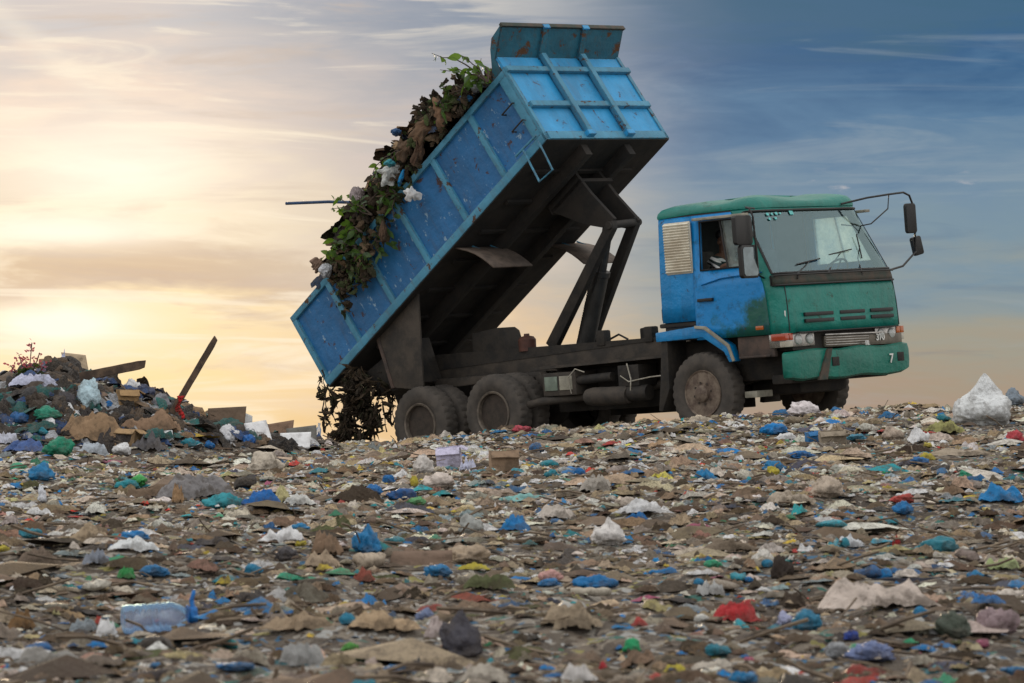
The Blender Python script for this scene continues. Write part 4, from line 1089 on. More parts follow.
def item(kind, px, py, w_, h_, c, name, cat, label, grp=None, mat='plastic', yaw=None, d=.7, lift=0.0, rgh=.85):
    _sd[0] += 1; sd = _sd[0]; r_ = random.Random(sd)
    P0, D = on_ground(px, py + h_ * .5); k = D / FPX; W_, H_ = w_ * k, h_ * k
    c = tuple(min(.85, x * (.85 if max(c) - min(c) > .25 else 1.25)) for x in c)
    FOOT.append((P0.x, P0.y, W_))
    M = T(*P0) @ RZ(r_.uniform(-.5, .5) if yaw is None else yaw)
    if kind in ('bag', 'knot'):
        V, Fc = bag_proto(4, sd % 97, rgh, kind == 'knot'); ex = V.max(0) - V.min(0)
        V = V / ex * np.array([W_, W_ * d, H_ * 1.12]); V[:, 2] -= V[:, 2].min() + H_ * .1
    elif kind == 'sheet':
        V, Fc = sheet_proto(34, sd % 89 + 700, .35, .6, w_ / h_ > 2.2); V[:, 2] += .035 * fbm(V[:, 0] * 12, V[:, 1] * 12, 3, sd); ex = V.max(0) - V.min(0)
        V = (V - np.array([0, 0, V[:, 2].min()])) / ex * np.array([W_, W_ * d, H_ * 1.1]); V[:, 2] -= H_ * .08
    elif kind == 'board':     # stiff panel: leans, slightly bowed, dog-eared
        n = 9; a, b_ = np.meshgrid(np.linspace(-.5, .5, n), np.linspace(0, 1, n)); rr = np.random.default_rng(sd)
        c4 = rr.uniform(-.12, .12, 4)
        x = a * W_ * (1 + c4[0] * b_) + c4[1] * W_ * b_ * .6; y = (b_ * .55) * H_ + .10 * W_ * a ** 2 + .06 * W_ * vnoise(a * 4 + sd, b_ * 4, sd); z = b_ * H_ * (1 + c4[2] * a * 2) - .03
        V = np.stack([x, y, z], -1).reshape(-1, 3); ix = np.arange(n * n).reshape(n, n); Fc = np.stack([ix[:-1, :-1], ix[:-1, 1:], ix[1:, 1:], ix[1:, :-1]], -1).reshape(-1, 4)
    elif kind == 'roll':
        b_ = MB(); n = 14; pts = [(-W_ / 2 + W_ * i / n, .04 * W_ * math.sin(i * 1.1), H_ * .42 + .06 * H_ * math.sin(i * 1.7)) for i in range(n + 1)]
        b_.tube(pts, [H_ * (.42 + .08 * mn.noise(Vector((i * .6, sd, 0)))) for i in range(n + 1)], 14)
        b_.bm.verts.index_update(); V = np.array([v.co[:] for v in b_.bm.verts]); fs = [[v.index for v in f.verts] for f in b_.bm.faces]; Fc = fs
    elif kind == 'box':
        b_ = MB(); D_ = W_ * d; t_ = .012
        b_.box(-W_ / 2, W_ / 2, -D_ / 2, -D_ / 2 + t_, 0, H_).box(-W_ / 2, W_ / 2, D_ / 2 - t_, D_ / 2, 0, H_).box(-W_ / 2, -W_ / 2 + t_, -D_ / 2 + t_, D_ / 2 - t_, 0, H_).box(W_ / 2 - t_, W_ / 2, -D_ / 2 + t_, D_ / 2 - t_, 0, H_ * .97)
        b_.box(-W_ / 2, W_ / 2, 0, H_ * .4, 0, t_, M=T(0, -D_ / 2, H_) @ RX(-2.3)).box(0, W_ * .35, -D_ / 2, D_ / 2, 0, t_, M=T(W_ / 2, 0, H_ * .97) @ RY(.5)).box(-W_ / 2, W_ / 2, -D_ / 2, D_ / 2, 0, t_)
        bmesh.ops.subdivide_edges(b_.bm, edges=list(b_.bm.edges), cuts=2, use_grid_fill=True); b_.bm.verts.index_update()
        V = np.array([v.co[:] for v in b_.bm.verts]); V += np.stack([.03 * W_ * vnoise(V[:, 0] * 6 / W_ + k_ * 7, V[:, 2] * 6 / W_, sd + k_) for k_ in range(3)], -1); Fc = [[v.index for v in f.verts] for f in b_.bm.faces]
        M = M @ RX(r_.uniform(-.15, .1)) @ RY(r_.uniform(-.12, .12))
    me = bpy.data.meshes.new(name); me.from_pydata(V.tolist(), [], Fc if isinstance(Fc, list) else Fc.tolist())
    me.polygons.foreach_set('use_smooth', [True] * len(me.polygons)); me.materials.append(wmat(mat, c))
    if kind == 'box': me.set_sharp_from_angle(angle=R(35))
    o = bpy.data.objects.new(name, me); link(o); o.matrix_world = T(0, 0, lift) @ M; tag(o, label, cat, grp)
    if kind == 'board': m_ = o.modifiers.new('thickness', 'SOLIDIFY'); m_.thickness = .012
    return o


GB, GC, GP = 'plastic bags strewn over the ground', 'rags and cloths strewn over the ground', 'paper and board pieces strewn over the ground'
def B(px, py, w_, h_, c, label, **k): return item(k.pop('kind', 'bag'), px, py, w_, h_, c, 'plastic_bag', 'plastic bag', label, GB, **k)
def S(px, py, w_, h_, c, label, **k): return item('sheet', px, py, w_, h_, c, 'plastic_sheet', 'plastic sheet', label, 'plastic sheets strewn over the ground', **k)
def C_(px, py, w_, h_, c, label, **k): return item(k.pop('kind', 'sheet'), px, py, w_, h_, c, 'rag', 'rag', label, GC, mat='cloth', **k)
def K(px, py, w_, h_, c, label, **k): return item(k.pop('kind', 'board'), px, py, w_, h_, c, 'cardboard_sheet', 'cardboard', label, GP, mat='card', **k)


# the heap at the left
K(77, 357, 24, 18, TN, 'tan cardboard flap sticking up at the very top of the left heap', lift=.05)
K(52, 361, 28, 16, BR, 'dark brown board at the summit of the heap beside the pink flowers')
S(62, 362, 9, 26, LV, 'narrow white sheet draped down the front of the heap summit', d=1.2)
C_(45, 368, 24, 14, (.16, .18, .26), 'slate blue cloth behind the flowers on the heap')
S(32, 381, 50, 14, LV, 'long lavender white sheet lying along the upper left of the heap', yaw=.1, d=.4)
B(90, 393, 26, 30, (.45, .60, .66), 'large pale clear plastic bag in the middle of the heap face')
item('box', 127, 399, 20, 18, (.34, .22, .11), 'cardboard_box', 'cardboard box', 'small brown cardboard box on the right shoulder of the heap', mat='card')
S(131, 386, 28, 14, WH, 'white crumpled sheet with dark folds below the plank on the heap')
B(145, 392, 22, 16, (.06, .07, .12), 'dark navy bag on the right shoulder of the heap')
B(107, 405, 14, 9, BL, 'small blue bag beside the brown box on the heap')
B(30, 396, 26, 18, DK, 'black bag on the left face of the heap under the long white sheet')
B(68, 400, 20, 16, (.05, .045, .05), 'black bag left of the large clear bag on the heap')
B(47, 413, 30, 14, (.02, .22, .14), 'dark green bag low on the left face of the heap')
B(20, 418, 22, 12, (.03, .16, .42), 'blue bag at the left foot of the heap')
B(8, 405, 22, 16, (.04, .10, .11), 'dark teal bag at the left edge of the photo on the heap')
B(160, 402, 24, 18, (.22, .22, .24), 'grey bag near the foot of the leaning post')
K(90, 426, 70, 28, (.30, .20, .12), 'wide crumpled brown cardboard at the foot of the heap', kind='sheet', d=.4)
K(152, 422, 60, 24, (.26, .17, .11), 'wide brown cardboard sheet right of the crumpled one under the heap', kind='sheet', d=.4)
item('box', 128, 438, 22, 17, (.36, .24, .13), 'cardboard_box', 'cardboard box', 'brown box with torn flap between green bag and dark sheet', mat='card')
S(150, 441, 38, 20, (.09, .085, .09), 'dark grey sheet right of the torn brown box', d=.5)
K(159, 435, 30, 12, (.60, .62, .62), 'white paper box behind the dark grey sheet', kind='board')
B(58, 447, 36, 20, GN, 'bright emerald green bag at the foot of the left heap', kind='bag')
S(26, 446, 50, 14, (.08, .16, .42), 'blue and white printed sack left of the emerald bag', d=.5)
S(8, 438, 24, 12, (.50, .52, .60), 'pale lilac sheet above the printed sack at the left edge')
S(92, 449, 40, 14, (.42, .47, .52), 'pale grey blue film just right of the emerald bag', d=.5)
B(122, 450, 22, 12, WH, 'white bag below the torn brown box')
B(42, 431, 14, 8, TQ, 'small turquoise bag above the emerald bag')
K(226, 417, 36, 24, (.12, .085, .06), 'curled dark brown sheet with upturned corner right of the post', kind='board')
K(247, 417, 10, 22, (.45, .46, .46), 'narrow grey white pointed card standing behind the white bag')
item('board', 262, 432, 26, 24, (.72, .78, .80), 'foam_sheet', 'foam sheet', 'taller white foam sheet tilted on the crest left of the truck', 'white foam sheets on the crest', mat='foam')
item('board', 295, 438, 30, 16, (.72, .78, .80), 'foam_sheet', 'foam sheet', 'lower white foam sheet on the crest nearest the truck tail', 'white foam sheets on the crest', mat='foam')
K(280, 427, 24, 18, (.20, .13, .09), 'brown cardboard between the two white foam sheets')
K(304, 431, 30, 18, (.14, .135, .12), 'grey board behind the lower foam sheet')
B(249, 440, 14, 11, (.02, .17, .55), 'bright blue bag just left of the taller foam sheet')
B(229, 434, 24, 18, (.66, .66, .72), 'white bag between the curled sheet and the taller foam sheet')
B(190, 443, 26, 10, TQ, 'teal bag on the crest between dark sheet and white bag')
B(210, 445, 12, 8, BL, 'small blue bag right of the teal bag on the crest')
# left field
B(42, 471, 30, 18, (.02, .26, .55), 'blue bag right of the rag below the emerald bag')
B(128, 484, 28, 10, (.02, .32, .38), 'flat teal bag left of the large folded tarpaulin')
item('roll', 139, 480, 5, 16, (.08, .5, .12), 'plastic_strap', 'strap', 'short bright green strap standing beside the flat teal bag')
C_(197, 488, 84, 26, (.22, .21, .21), 'large folded grey tarpaulin in the left field', d=.5)
C_(162, 492, 70, 14, (.16, .115, .08), 'long brown cloth curling round the left side of the tarpaulin', d=.4)
C_(222, 501, 46, 16, (.05, .26, .30), 'turquoise cloth bundle in front of the grey tarpaulin', kind='bag')
S(261, 497, 40, 16, (.01, .18, .58), 'bright blue sheet right of the turquoise bundle', d=.5)
C_(281, 494, 24, 18, (.46, .42, .22), 'pale yellow cloth right of the bright blue sheet')
C_(264, 463, 40, 22, CR, 'cream cloth behind the grey tarpaulin', kind='bag')
S(300, 500, 34, 12, (.55, .55, .52), 'white film right of the pale yellow cloth')
C_(178, 494, 12, 20, (.50, .32, .18), 'orange tan strip poking from the tarpaulin')
item('bag', 42, 494, 10, 18, (.62, .64, .68), 'crushed_bottle', 'bottle', 'small crushed clear bottle standing in the left field')
C_(90, 532, 44, 20, TN, 'tan cloth bundle left of the white and blue bag', d=.6)
S(136, 545, 56, 15, (.66, .70, .74), 'white bag spread under the blue one in the left field', d=.5)
B(134, 541, 34, 10, (.01, .24, .60), 'blue bag lying on the spread white bag', lift=.03)
C_(98, 559, 30, 16, (.22, .24, .28), 'blue grey rag below the tan cloth bundle')
C_(40, 558, 56, 20, (.17, .13, .10), 'brown cloth at the left below the tan bundle', d=.5)
S(283, 543, 44, 15, WH, 'white sheet on top of the black bag', d=.6, lift=.04)
B(287, 553, 28, 14, (.06, .055, .06), 'black bag under the white sheet left of the blue sack')
B(300, 543, 12, 9, YL, 'yellow bag tucked beside the white sheet')
B(300, 527, 20, 8, (.01, .26, .55), 'small blue bag above the white sheet')
B(270, 528, 16, 12, (.02, .12, .30), 'dark blue bag left of the small blue one above the white sheet')
K(325, 543, 36, 26, (.22, .15, .10), 'brown cardboard slab right of the white sheet', kind='sheet')
C_(322, 561, 40, 18, (.36, .28, .20), 'tan folded cloth beneath the brown cardboard slab')
B(155, 571, 32, 12, (.02, .20, .45), 'blue bag below the white and blue pair')
S(126, 573, 22, 12, (.03, .30, .07), 'green plastic scrap left of the blue bag')
B(253, 571, 20, 13, (.02, .24, .42), 'blue bag in the middle left of the tan folded cloth')
B(30, 533, 24, 10, (.03, .28, .38), 'teal bag at the far left above the brown cloth')
B(4, 548, 14, 7, YL, 'yellow scrap of bag at the left edge')
C_(46, 657, 76, 20, (.26, .25, .23), 'long grey cloth in the bottom left corner', d=.5)
S(106, 628, 24, 18, (.74, .76, .78), 'crumpled white plastic below the large bottle')
S(84, 625, 34, 14, (.20, .23, .25), 'grey film left of the crumpled white plastic')
S(302, 654, 48, 24, (.28, .28, .27), 'grey crumpled film at the bottom left of centre')
B(231, 644, 16, 10, (.02, .28, .30), 'small teal bag between the bottle and the grey film')
C_(300, 622, 86, 18, (.33, .25, .17), 'long flat tan cloth right of the large bottle', d=.4)
B(236, 668, 44, 8, (.02, .16, .38), 'thin blue bag at the bottom edge')
C_(22, 620, 30, 22, (.20, .12, .06), 'rust brown rag at the left edge above the grey cloth')
# centre
item('box', 450, 458, 24, 20, (.55, .52, .68), 'plastic_tub', 'tub', 'lavender white square tub on the crest below the rear wheels')
B(423, 464, 22, 20, (.60, .56, .52), 'cream bag left of the lavender tub')
B(439, 481, 34, 16, (.60, .52, .46), 'cream bag below the lavender tub')
S(467, 464, 18, 13, LV, 'white blue film right of the lavender tub')
B(414, 481, 9, 11, YL, 'small yellow bag left of the lower cream bag')
B(401, 494, 32, 12, (.02, .12, .36), 'navy blue bag left of the green one')
B(416, 501, 22, 9, (.10, .30, .12), 'green bag below the cream bags')
B(375, 490, 20, 11, (.02, .20, .55), 'blue bag left of the navy bag')
B(389, 479, 14, 8, BL, 'small blue bag above the navy bag')
item('box', 504, 462, 28, 20, (.26, .18, .12), 'cardboard_box', 'cardboard box', 'dark brown box with magenta side on the crest below the second axle', mat='card')
S(514, 523, 34, 16, (.01, .24, .60), 'bright blue sheet in the centre of the field')
B(471, 524, 28, 22, (.32, .33, .31), 'clear grey bag left of the bright blue sheet')
B(367, 539, 31, 29, (.01, .22, .50), 'rounded bright blue sack left of centre', kind='knot', d=.9)
item('roll', 371, 560, 28, 17, (.42, .35, .27), 'cardboard_roll', 'cardboard roll', 'rolled tan cardboard below the rounded blue sack', mat='card', yaw=.5)
K(420, 557, 66, 20, (.17, .12, .09), 'long flattened brown box right of the cardboard roll', kind='board', yaw=.05)
B(469, 554, 46, 18, (.38, .29, .20), 'tan bag right of the long flattened box')
S(474, 567, 34, 8, YL, 'yellow snack wrapper below the tan bag', d=.4)
B(438, 571, 30, 12, (.02, .22, .48), 'blue bag left of the yellow snack wrapper')
C_(364, 577, 26, 14, (.36, .12, .09), 'reddish brown rag under the cardboard roll')
C_(488, 584, 54, 15, (.10, .11, .055), 'olive green cloth below the snack wrapper', d=.5)
B(608, 531, 38, 28, (.66, .63, .60), 'white bag resting on blue in the centre right', kind='knot')
S(622, 541, 26, 8, (.02, .24, .52), 'blue film under the white bag')
S(640, 505, 52, 16, (.60, .60, .60), 'spread of white film above the white bag', d=.5)
S(638, 518, 24, 9, BL, 'blue film between the white film and the white bag')
C_(556, 512, 40, 14, (.48, .43, .38), 'cream cloth above the bright blue sheet')
S(525, 497, 56, 8, (.20, .42, .40), 'long mint green film behind the cream cloth', d=.3)
B(552, 473, 16, 8, TQ, 'small turquoise bag right of the dark brown box')
B(580, 472, 14, 8, BL, 'small blue bag below the second axle')
C_(596, 484, 36, 18, (.36, .33, .29), 'grey cream sacking right of the small turquoise bag')
B(551, 577, 26, 12, (.50, .28, .25), 'dusty pink bag above the long blue bag')
B(596, 583, 50, 15, (.01, .20, .50), 'long bright blue bag right of the olive cloth', d=.5)
item('roll', 585, 592, 50, 10, (.42, .38, .31), 'paper_roll', 'paper roll', 'rolled pale paper lying in front of the long blue bag', mat='card', yaw=-.15)
S(664, 571, 32, 7, (.01, .22, .55), 'thin blue film right of the long blue bag', d=.4)
B(550, 582, 28, 8, (.02, .20, .48), 'flat blue bag below the dusty pink bag')
B(463, 634, 46, 46, (.055, .052, .065), 'black bag standing upright at the bottom centre', kind='knot', d=.6)
C_(435, 628, 24, 22, (.45, .38, .36), 'pink cream cloth leaning on the black bag')
C_(378, 622, 84, 20, (.42, .31, .20), 'long tan cloth left of the upright black bag', d=.4)
B(425, 614, 22, 14, (.14, .18, .30), 'blue grey bag behind the pink cream cloth')
C_(572, 618, 68, 28, (.30, .24, .17), 'curved tan cardboard piece right of the black bag', d=.5)
B(632, 645, 20, 14, (.02, .42, .16), 'crumpled green bag at the bottom centre right')
S(639, 621, 20, 10, (.50, .06, .05), 'small red wrapper right of the curved tan piece')
B(603, 667, 10, 9, (.50, .03, .04), 'tiny red bag near the bottom edge')
S(577, 672, 38, 18, (.50, .48, .46), 'pale grey pointed film at the bottom edge')
C_(482, 676, 60, 20, (.42, .38, .32), 'cream cloth at the bottom edge below the black bag', d=.5)
S(676, 669, 26, 9, YL, 'yellow film strip at the bottom edge')
B(350, 649, 20, 10, (.10, .35, .06), 'lime green scrap of bag at the bottom below the tan cloth')
B(398, 669, 34, 8, (.02, .18, .42), 'flat blue bag at the bottom edge left of the cream cloth')
B(348, 620, 18, 12, (.02, .25, .40), 'teal blue bag above the lime scrap')
# right
B(984, 400, 62, 50, (.66, .72, .78), 'large white woven sack slumped on the crest at the right', kind='knot', d=.7, rgh=.42)
C_(1014, 386, 26, 18, (.22, .26, .30), 'grey sack on the crest at the right edge of the photo', kind='bag')
B(1016, 436, 20, 13, (.62, .07, .09), 'red bag at the right edge below the white sack')
B(803, 406, 36, 14, (.66, .60, .60), 'pinkish white bag on the crest in front of the cab')
B(782, 409, 20, 8, (.02, .18, .42), 'blue bag just left of the pinkish white bag by the cab')
B(836, 410, 12, 7, (.02, .18, .42), 'small blue bag just right of the pinkish white bag by the cab')
B(521, 429, 22, 7, (.68, .10, .14), 'bright pink red bag against the second axle wheel')
B(773, 429, 30, 11, (.0, .26, .70), 'vivid blue bag below the front bumper')
item('box', 812, 438, 11, 11, (.02, .22, .55), 'plastic_box', 'plastic box', 'small square blue box right of the vivid blue bag')
item('box', 833, 438, 26, 14, (.30, .25, .19), 'cardboard_box', 'cardboard box', 'tan box right of the small blue box', mat='card')
S(785, 437, 26, 8, (.66, .66, .66), 'white sheet below the vivid blue bag')
C_(893, 433, 26, 14, (.44, .36, .29), 'tan bundle left of the white plastic at the right', kind='bag')
S(918, 436, 24, 16, (.72, .72, .72), 'white crumpled plastic below and left of the white sack')
C_(946, 427, 42, 14, (.30, .29, .12), 'olive yellow sacking left of the red bag')
C_(965, 452, 76, 8, (.36, .30, .23), 'long tan cloth strip across the right field', d=.3)
S(1001, 492, 46, 20, (.01, .26, .62), 'bright blue film at the right edge of the field')
B(997, 496, 12, 10, (.6, .68, .7), 'small white bag on the bright blue film', lift=.03)
B(902, 509, 24, 13, (.01, .20, .50), 'blue bag below the red one at the right')
B(902, 499, 26, 10, (.58, .08, .06), 'red bag above the blue one at the right')
S(706, 475, 28, 12, (.01, .26, .56), 'blue film in the field below the front wheel')
B(773, 466, 26, 11, (.01, .22, .48), 'blue bag below the white sheet and vivid bag')
B(801, 455, 30, 8, (.01, .16, .45), 'flat dark blue bag below the small blue box')
S(926, 456, 22, 8, YL, 'yellow film left of the long tan strip')
B(966, 475, 16, 8, (.03, .36, .20), 'green bag above and left of the bright blue film')
B(772, 472, 16, 11, YL, 'yellow scrap below the blue bag in the right field')
C_(828, 487, 36, 22, (.48, .40, .32), 'cream bundle in the middle of the right field', kind='bag')
C_(790, 498, 50, 14, (.40, .34, .27), 'tan rag below the cream bundle', d=.5)
B(920, 462, 22, 8, (.02, .18, .48), 'blue bag just below the yellow film')
B(856, 438, 22, 7, (.04, .28, .42), 'teal bag right of the tan box')
S(735, 611, 50, 22, (.60, .03, .035), 'crumpled red wrapper with yellow edge right of centre', d=.6)
B(807, 620, 36, 20, (.03, .24, .40), 'teal blue bag right of the red wrapper')
B(784, 619, 18, 14, (.34, .36, .52), 'lilac bag joined to the teal blue bag')
item('sheet', 878, 593, 126, 32, (.56, .48, .42), 'mattress_cover', 'mattress cover', 'long cream torn mattress cover in the right foreground', mat='cloth', d=.35, yaw=-.12)
item('board', 912, 578, 70, 11, (.02, .022, .035), 'black_board', 'board', 'long black board lying behind the cream mattress cover', mat='plastic', yaw=-.03)
C_(783, 568, 25, 24, (.05, .04, .035), 'dark pointed rag standing left of the mattress cover', kind='bag')
B(937, 545, 48, 18, (.02, .26, .34), 'teal bag above the black board')
B(713, 564, 20, 8, (.04, .42, .22), 'green bag left of the dark pointed rag')
B(871, 652, 54, 20, (.20, .26, .48), 'lavender blue bag at the bottom right')
B(838, 652, 30, 16, (.24, .25, .26), 'grey bag left of the lavender blue one')
B(997, 622, 44, 26, (.26, .19, .20), 'dusty mauve bag at the right edge')
S(990, 611, 36, 9, (.02, .16, .42), 'blue film on top of the dusty mauve bag', lift=.05)
B(955, 624, 42, 26, (.06, .075, .055), 'dark green sack left of the dusty mauve bag')
S(712, 588, 28, 16, (.36, .36, .35), 'grey clear film above the red wrapper')
B(718, 651, 28, 12, (.02, .22, .30), 'teal bag below the red wrapper')
B(742, 678, 34, 12, (.01, .22, .48), 'blue bag at the bottom edge below the teal one')
S(713, 664, 44, 12, (.50, .45, .38), 'thin cream cloth above the blue bag at the bottom', d=.4)
S(955, 679, 54, 14, (.08, .36, .20), 'green film at the bottom right corner', d=.5)
B(1014, 672, 32, 9, (.02, .18, .40), 'blue bag in the bottom right corner')
S(1005, 563, 34, 12, (.30, .36, .16), 'pale green wrapper at the right edge above the mauve bag')
B(975, 575, 18, 9, (.02, .24, .48), 'blue bag right of the black board end')
B(920, 612, 16, 12, (.02, .24, .48), 'small blue bag below the right end of the mattress cover')
B(918, 623, 18, 12, (.40, .40, .38), 'small pale bag left of the dark green sack')
B(852, 637, 18, 10, (.02, .06, .34), 'navy bag above the lavender blue one')
B(767, 565, 14, 8, (.02, .24, .42), 'small teal bag left of the dark pointed rag')
C_(730, 545, 60, 14, (.20, .16, .12), 'brown flat cloth above the green bag', d=.5)
B(665, 584, 16, 6, (.02, .26, .42), 'small blue bag below the thin blue film')
B(700, 583, 14, 8, (.02, .24, .45), 'small blue bag left of the grey clear film')
S(850, 541, 30, 14, (.52, .54, .56), 'white film below the cream bundle')
B(845, 543, 12, 10, (.02, .26, .34), 'small teal bag left of the white film')
C_(897, 540, 10, 12, (.46, .05, .05), 'tiny red rag above the black board')

# leaning post, plank, ribbon -------------------------------------------------
def stick(name, cat, label, a, b_, w_, t_, depth, m_):
    """bar from pixel a to pixel b at a given distance"""
    A = EYE + ray_dir(*a) * depth; Bp = EYE + ray_dir(*b_) * (depth - .1); d = (Bp - A); L_ = d.length; d.normalize()
    x = Vector((0, -1, 0)).cross(d).normalized(); y = d.cross(x)
    q = MB(); n = 10; rings = []; pr = [(-.5, -.5), (.5, -.5), (.5, .5), (-.5, .5)]
    for i in range(n + 1):
        s_ = L_ * i / n; r_ = 1 - .35 * max(0, i / n - .9) * 10 * .6; wob = .001 * math.sin(i * 2.1)
        rings.append([q.bm.verts.new(A + d * (s_ + (.03 * u if i == n else 0)) + x * (u * w_ * r_ + wob) + y * (v_ * t_)) for u, v_ in pr])
    for P_, Q_ in zip(rings, rings[1:]):
        for j in range(4): q.bm.faces.new((P_[j], P_[(j + 1) % 4], Q_[(j + 1) % 4], Q_[j]))
    q.bm.faces.new(rings[0][::-1]); q.bm.faces.new(rings[-1]); bmesh.ops.recalc_face_normals(q.bm, faces=q.bm.faces)
    bmesh.ops.bevel(q.bm, geom=list(q.bm.edges), offset=.004, segments=1, affect='EDGES')
    o = q.build(name, m_, None); tag(o, label, cat); return o


stick('wooden_post', 'post', 'weathered wooden post leaning out of the right side of the heap', (172, 413), (216, 338), .07, .05, 41.0, M_wood)
stick('wooden_plank', 'plank', 'dark wooden plank jutting to the right from the top of the heap', (80, 377), (145, 364), .10, .05, 41.2, M_wood)
rib = MB(); A = EYE + ray_dir(178, 396) * 40.9
for k in range(3):
    pts = [A + Vector((.02 * k + .025 * math.sin(i * .9 + k), -.03 - .01 * k, -.026 * i * (1 + .2 * k))) for i in range(8)]
    for i in range(7):
        p, q = pts[i], pts[i + 1]; wv_ = Vector((.012 + .005 * math.sin(i + k), .008, .006)); rib.poly([p - wv_, p + wv_, q + wv_, q - wv_], [(0, 1, 2, 3)])
ro_ = rib.build('ribbon', wmat('cloth', RD)); tag(ro_, 'red ribbon tied at the foot of the leaning wooden post', 'ribbon'); thick(ro_, .004)

# the large bottle ------------------------------------------------------------
P0, D = on_ground(160, 633); FOOT.append((P0.x, P0.y, .42)); k = D / FPX; L_ = 76 * k; r0 = 15.5 * k
bt = empty('water_bottle', T(*(P0 + Vector((0, 0, r0 * 1.0)))) @ RZ(.25) @ RY(-.06)); tag(bt, 'large clear blue tinted plastic bottle lying on its side with blue cap', 'bottle')
mb_ = glassmat('clear_blue_bottle_plastic', (.80, .86, .96), .0, .50, (.42, .50, .74), .38)
pr = [(-.46, .20), (-.495, .55), (-.50, .72), (-.485, .88), (-.44, .97), (-.38, 1.0)]
for i in range(6): u = -.33 + i * .085; pr += [(u - .025, 1.0), (u, .93), (u + .025, 1.0)]
pr += [(.17, .99), (.22, .94), (.27, .84), (.31, .70), (.345, .54), (.365, .44), (.40, .44)]
MB().lathe([(u * L_, v_ * r0) for u, v_ in pr], axis='x', n=40).build('bottle_body', mb_, bt)
for v in bpy.data.objects[bt.children[0].name].data.vertices:
    q = v.co; k2 = 1 + .16 * mn.noise(q * 9) + .07 * mn.noise(q * 24); v.co = Vector((q.x, q.y * k2, q.z * (k2 - .06)))
mcap = wmat('plastic', (.01, .20, .62))
MB().lathe([(.385 * L_, .50 * r0), (.39 * L_, .56 * r0), (.48 * L_, .56 * r0), (.49 * L_, .48 * r0)], axis='x', n=24).lathe([(.36 * L_, .47 * r0), (.36 * L_, .66 * r0), (.375 * L_, .66 * r0), (.375 * L_, .47 * r0)], axis='x', n=24).build('bottle_cap', mcap, bt)
MB().tube([(.44 * L_, 0, .5 * r0), (.43 * L_, 0, .95 * r0), (.46 * L_, .0, 1.35 * r0), (.47 * L_, 0, 1.6 * r0)], [.2 * r0, .16 * r0, .14 * r0, .10 * r0], 8).build('carry_ring', mcap, bt)
# small bottle standing by the truck tail
P0, D = on_ground(317, 436); k = D / FPX; h_ = 20 * k
sb = empty('small_bottle', T(*P0) @ RY(.12)); tag(sb, 'small clear bottle standing upright on the crest under the truck tail', 'bottle')
MB().lathe([(0, 2.6 * k), (.5 * h_, 2.8 * k), (.68 * h_, 2.6 * k), (.82 * h_, 1.2 * k), (.9 * h_, 1.1 * k)], axis='z', n=20).build('bottle_body', mb_, sb)
MB().lathe([(.9 * h_, 1.4 * k), (1.0 * h_, 1.4 * k)], axis='z', n=14).build('bottle_cap', wmat('plastic', WH), sb)

for nm, kind, n, ps, mu, sg, lo, hi, hsm, asp, label in (
        ('rag_litter', 'cloth', 19000, P12, .115, .5, .05, .34, .60, (.25, .75), 'trampled brown and grey rags and sacking scraps covering the ground'),
        ('plastic_litter', 'film', 17000, P10, .095, .55, .035, .22, .75, (.3, .9), 'crumpled scraps of white, grey and blue plastic film over the ground'),
        ('scrap_litter', 'scrap', 62000, P5, .042, .45, .015, .12, .8, (.3, 1.0), 'small mixed scraps of waste strewn over the ground')):
    p = wedge(n, 9.5, 47.5); n_ = len(p)
    size = np.clip(mu * np.exp(rng.normal(0, sg, n_)), lo, hi)
    size *= np.interp(p[:, 1], [10, 20, 48], [.8, .95, 1.15])
    kp = clear_of_items(p, size); p, size = p[kp], size[kp]; n_ = len(p)
    p[:, 2] -= size * .03
    if kind == 'scrap': p[:, 2] += np.clip(rng.uniform(-.05, .03, n_), 0, 1)
    tt = np.clip(ss(p[:, 1], 13, 31) + .35 * fbm(p[:, 0] * .8, p[:, 1] * .4, 3, 91), 0, 1)
    scatter(nm, kind, p, size, np.clip(hsm * np.exp(rng.normal(0, .35, n_)), .2, 1.5), ps, pick(kind, tt), label, asp=asp, tilt=.08)
p = wedge(1500, 9.5, 47.5); size = np.clip(.08 * np.exp(rng.normal(0, .45, len(p))), .04, .18); kp = clear_of_items(p, size); p, size = p[kp], size[kp]
scatter('bag_litter', 'film', p, size, rng.uniform(.4, .75, len(p)), PB, pick('film', ss(p[:, 1], 15, 30)), 'small balled-up plastic bags and wads pressed into the ground', asp=(.6, 1.3))
# sparse litter outside the view so that the tip does not end abruptly
p = wedge(9000, 4, 70, .5, 6); size = np.clip(.2 * np.exp(rng.normal(0, .5, len(p))), .06, .6); scatter('outlying_litter', 'scrap', p, size, np.full(len(p), .6), P3, pick('scrap', ss(p[:, 1], 15, 30)), 'mixed waste scattered over the tip beyond the truck')
# ---------------------------------------------------------------- the load in the tipped bed (bed frame: u along, y across, v up)
BWM = TM @ BM


def on_bed(px, py, yb):
    inv = BWM.inverted(); o_ = inv @ EYE; d_ = (inv.to_3x3() @ ray_dir(px, py)); return o_ + d_ * ((yb - o_.y) / d_.y)


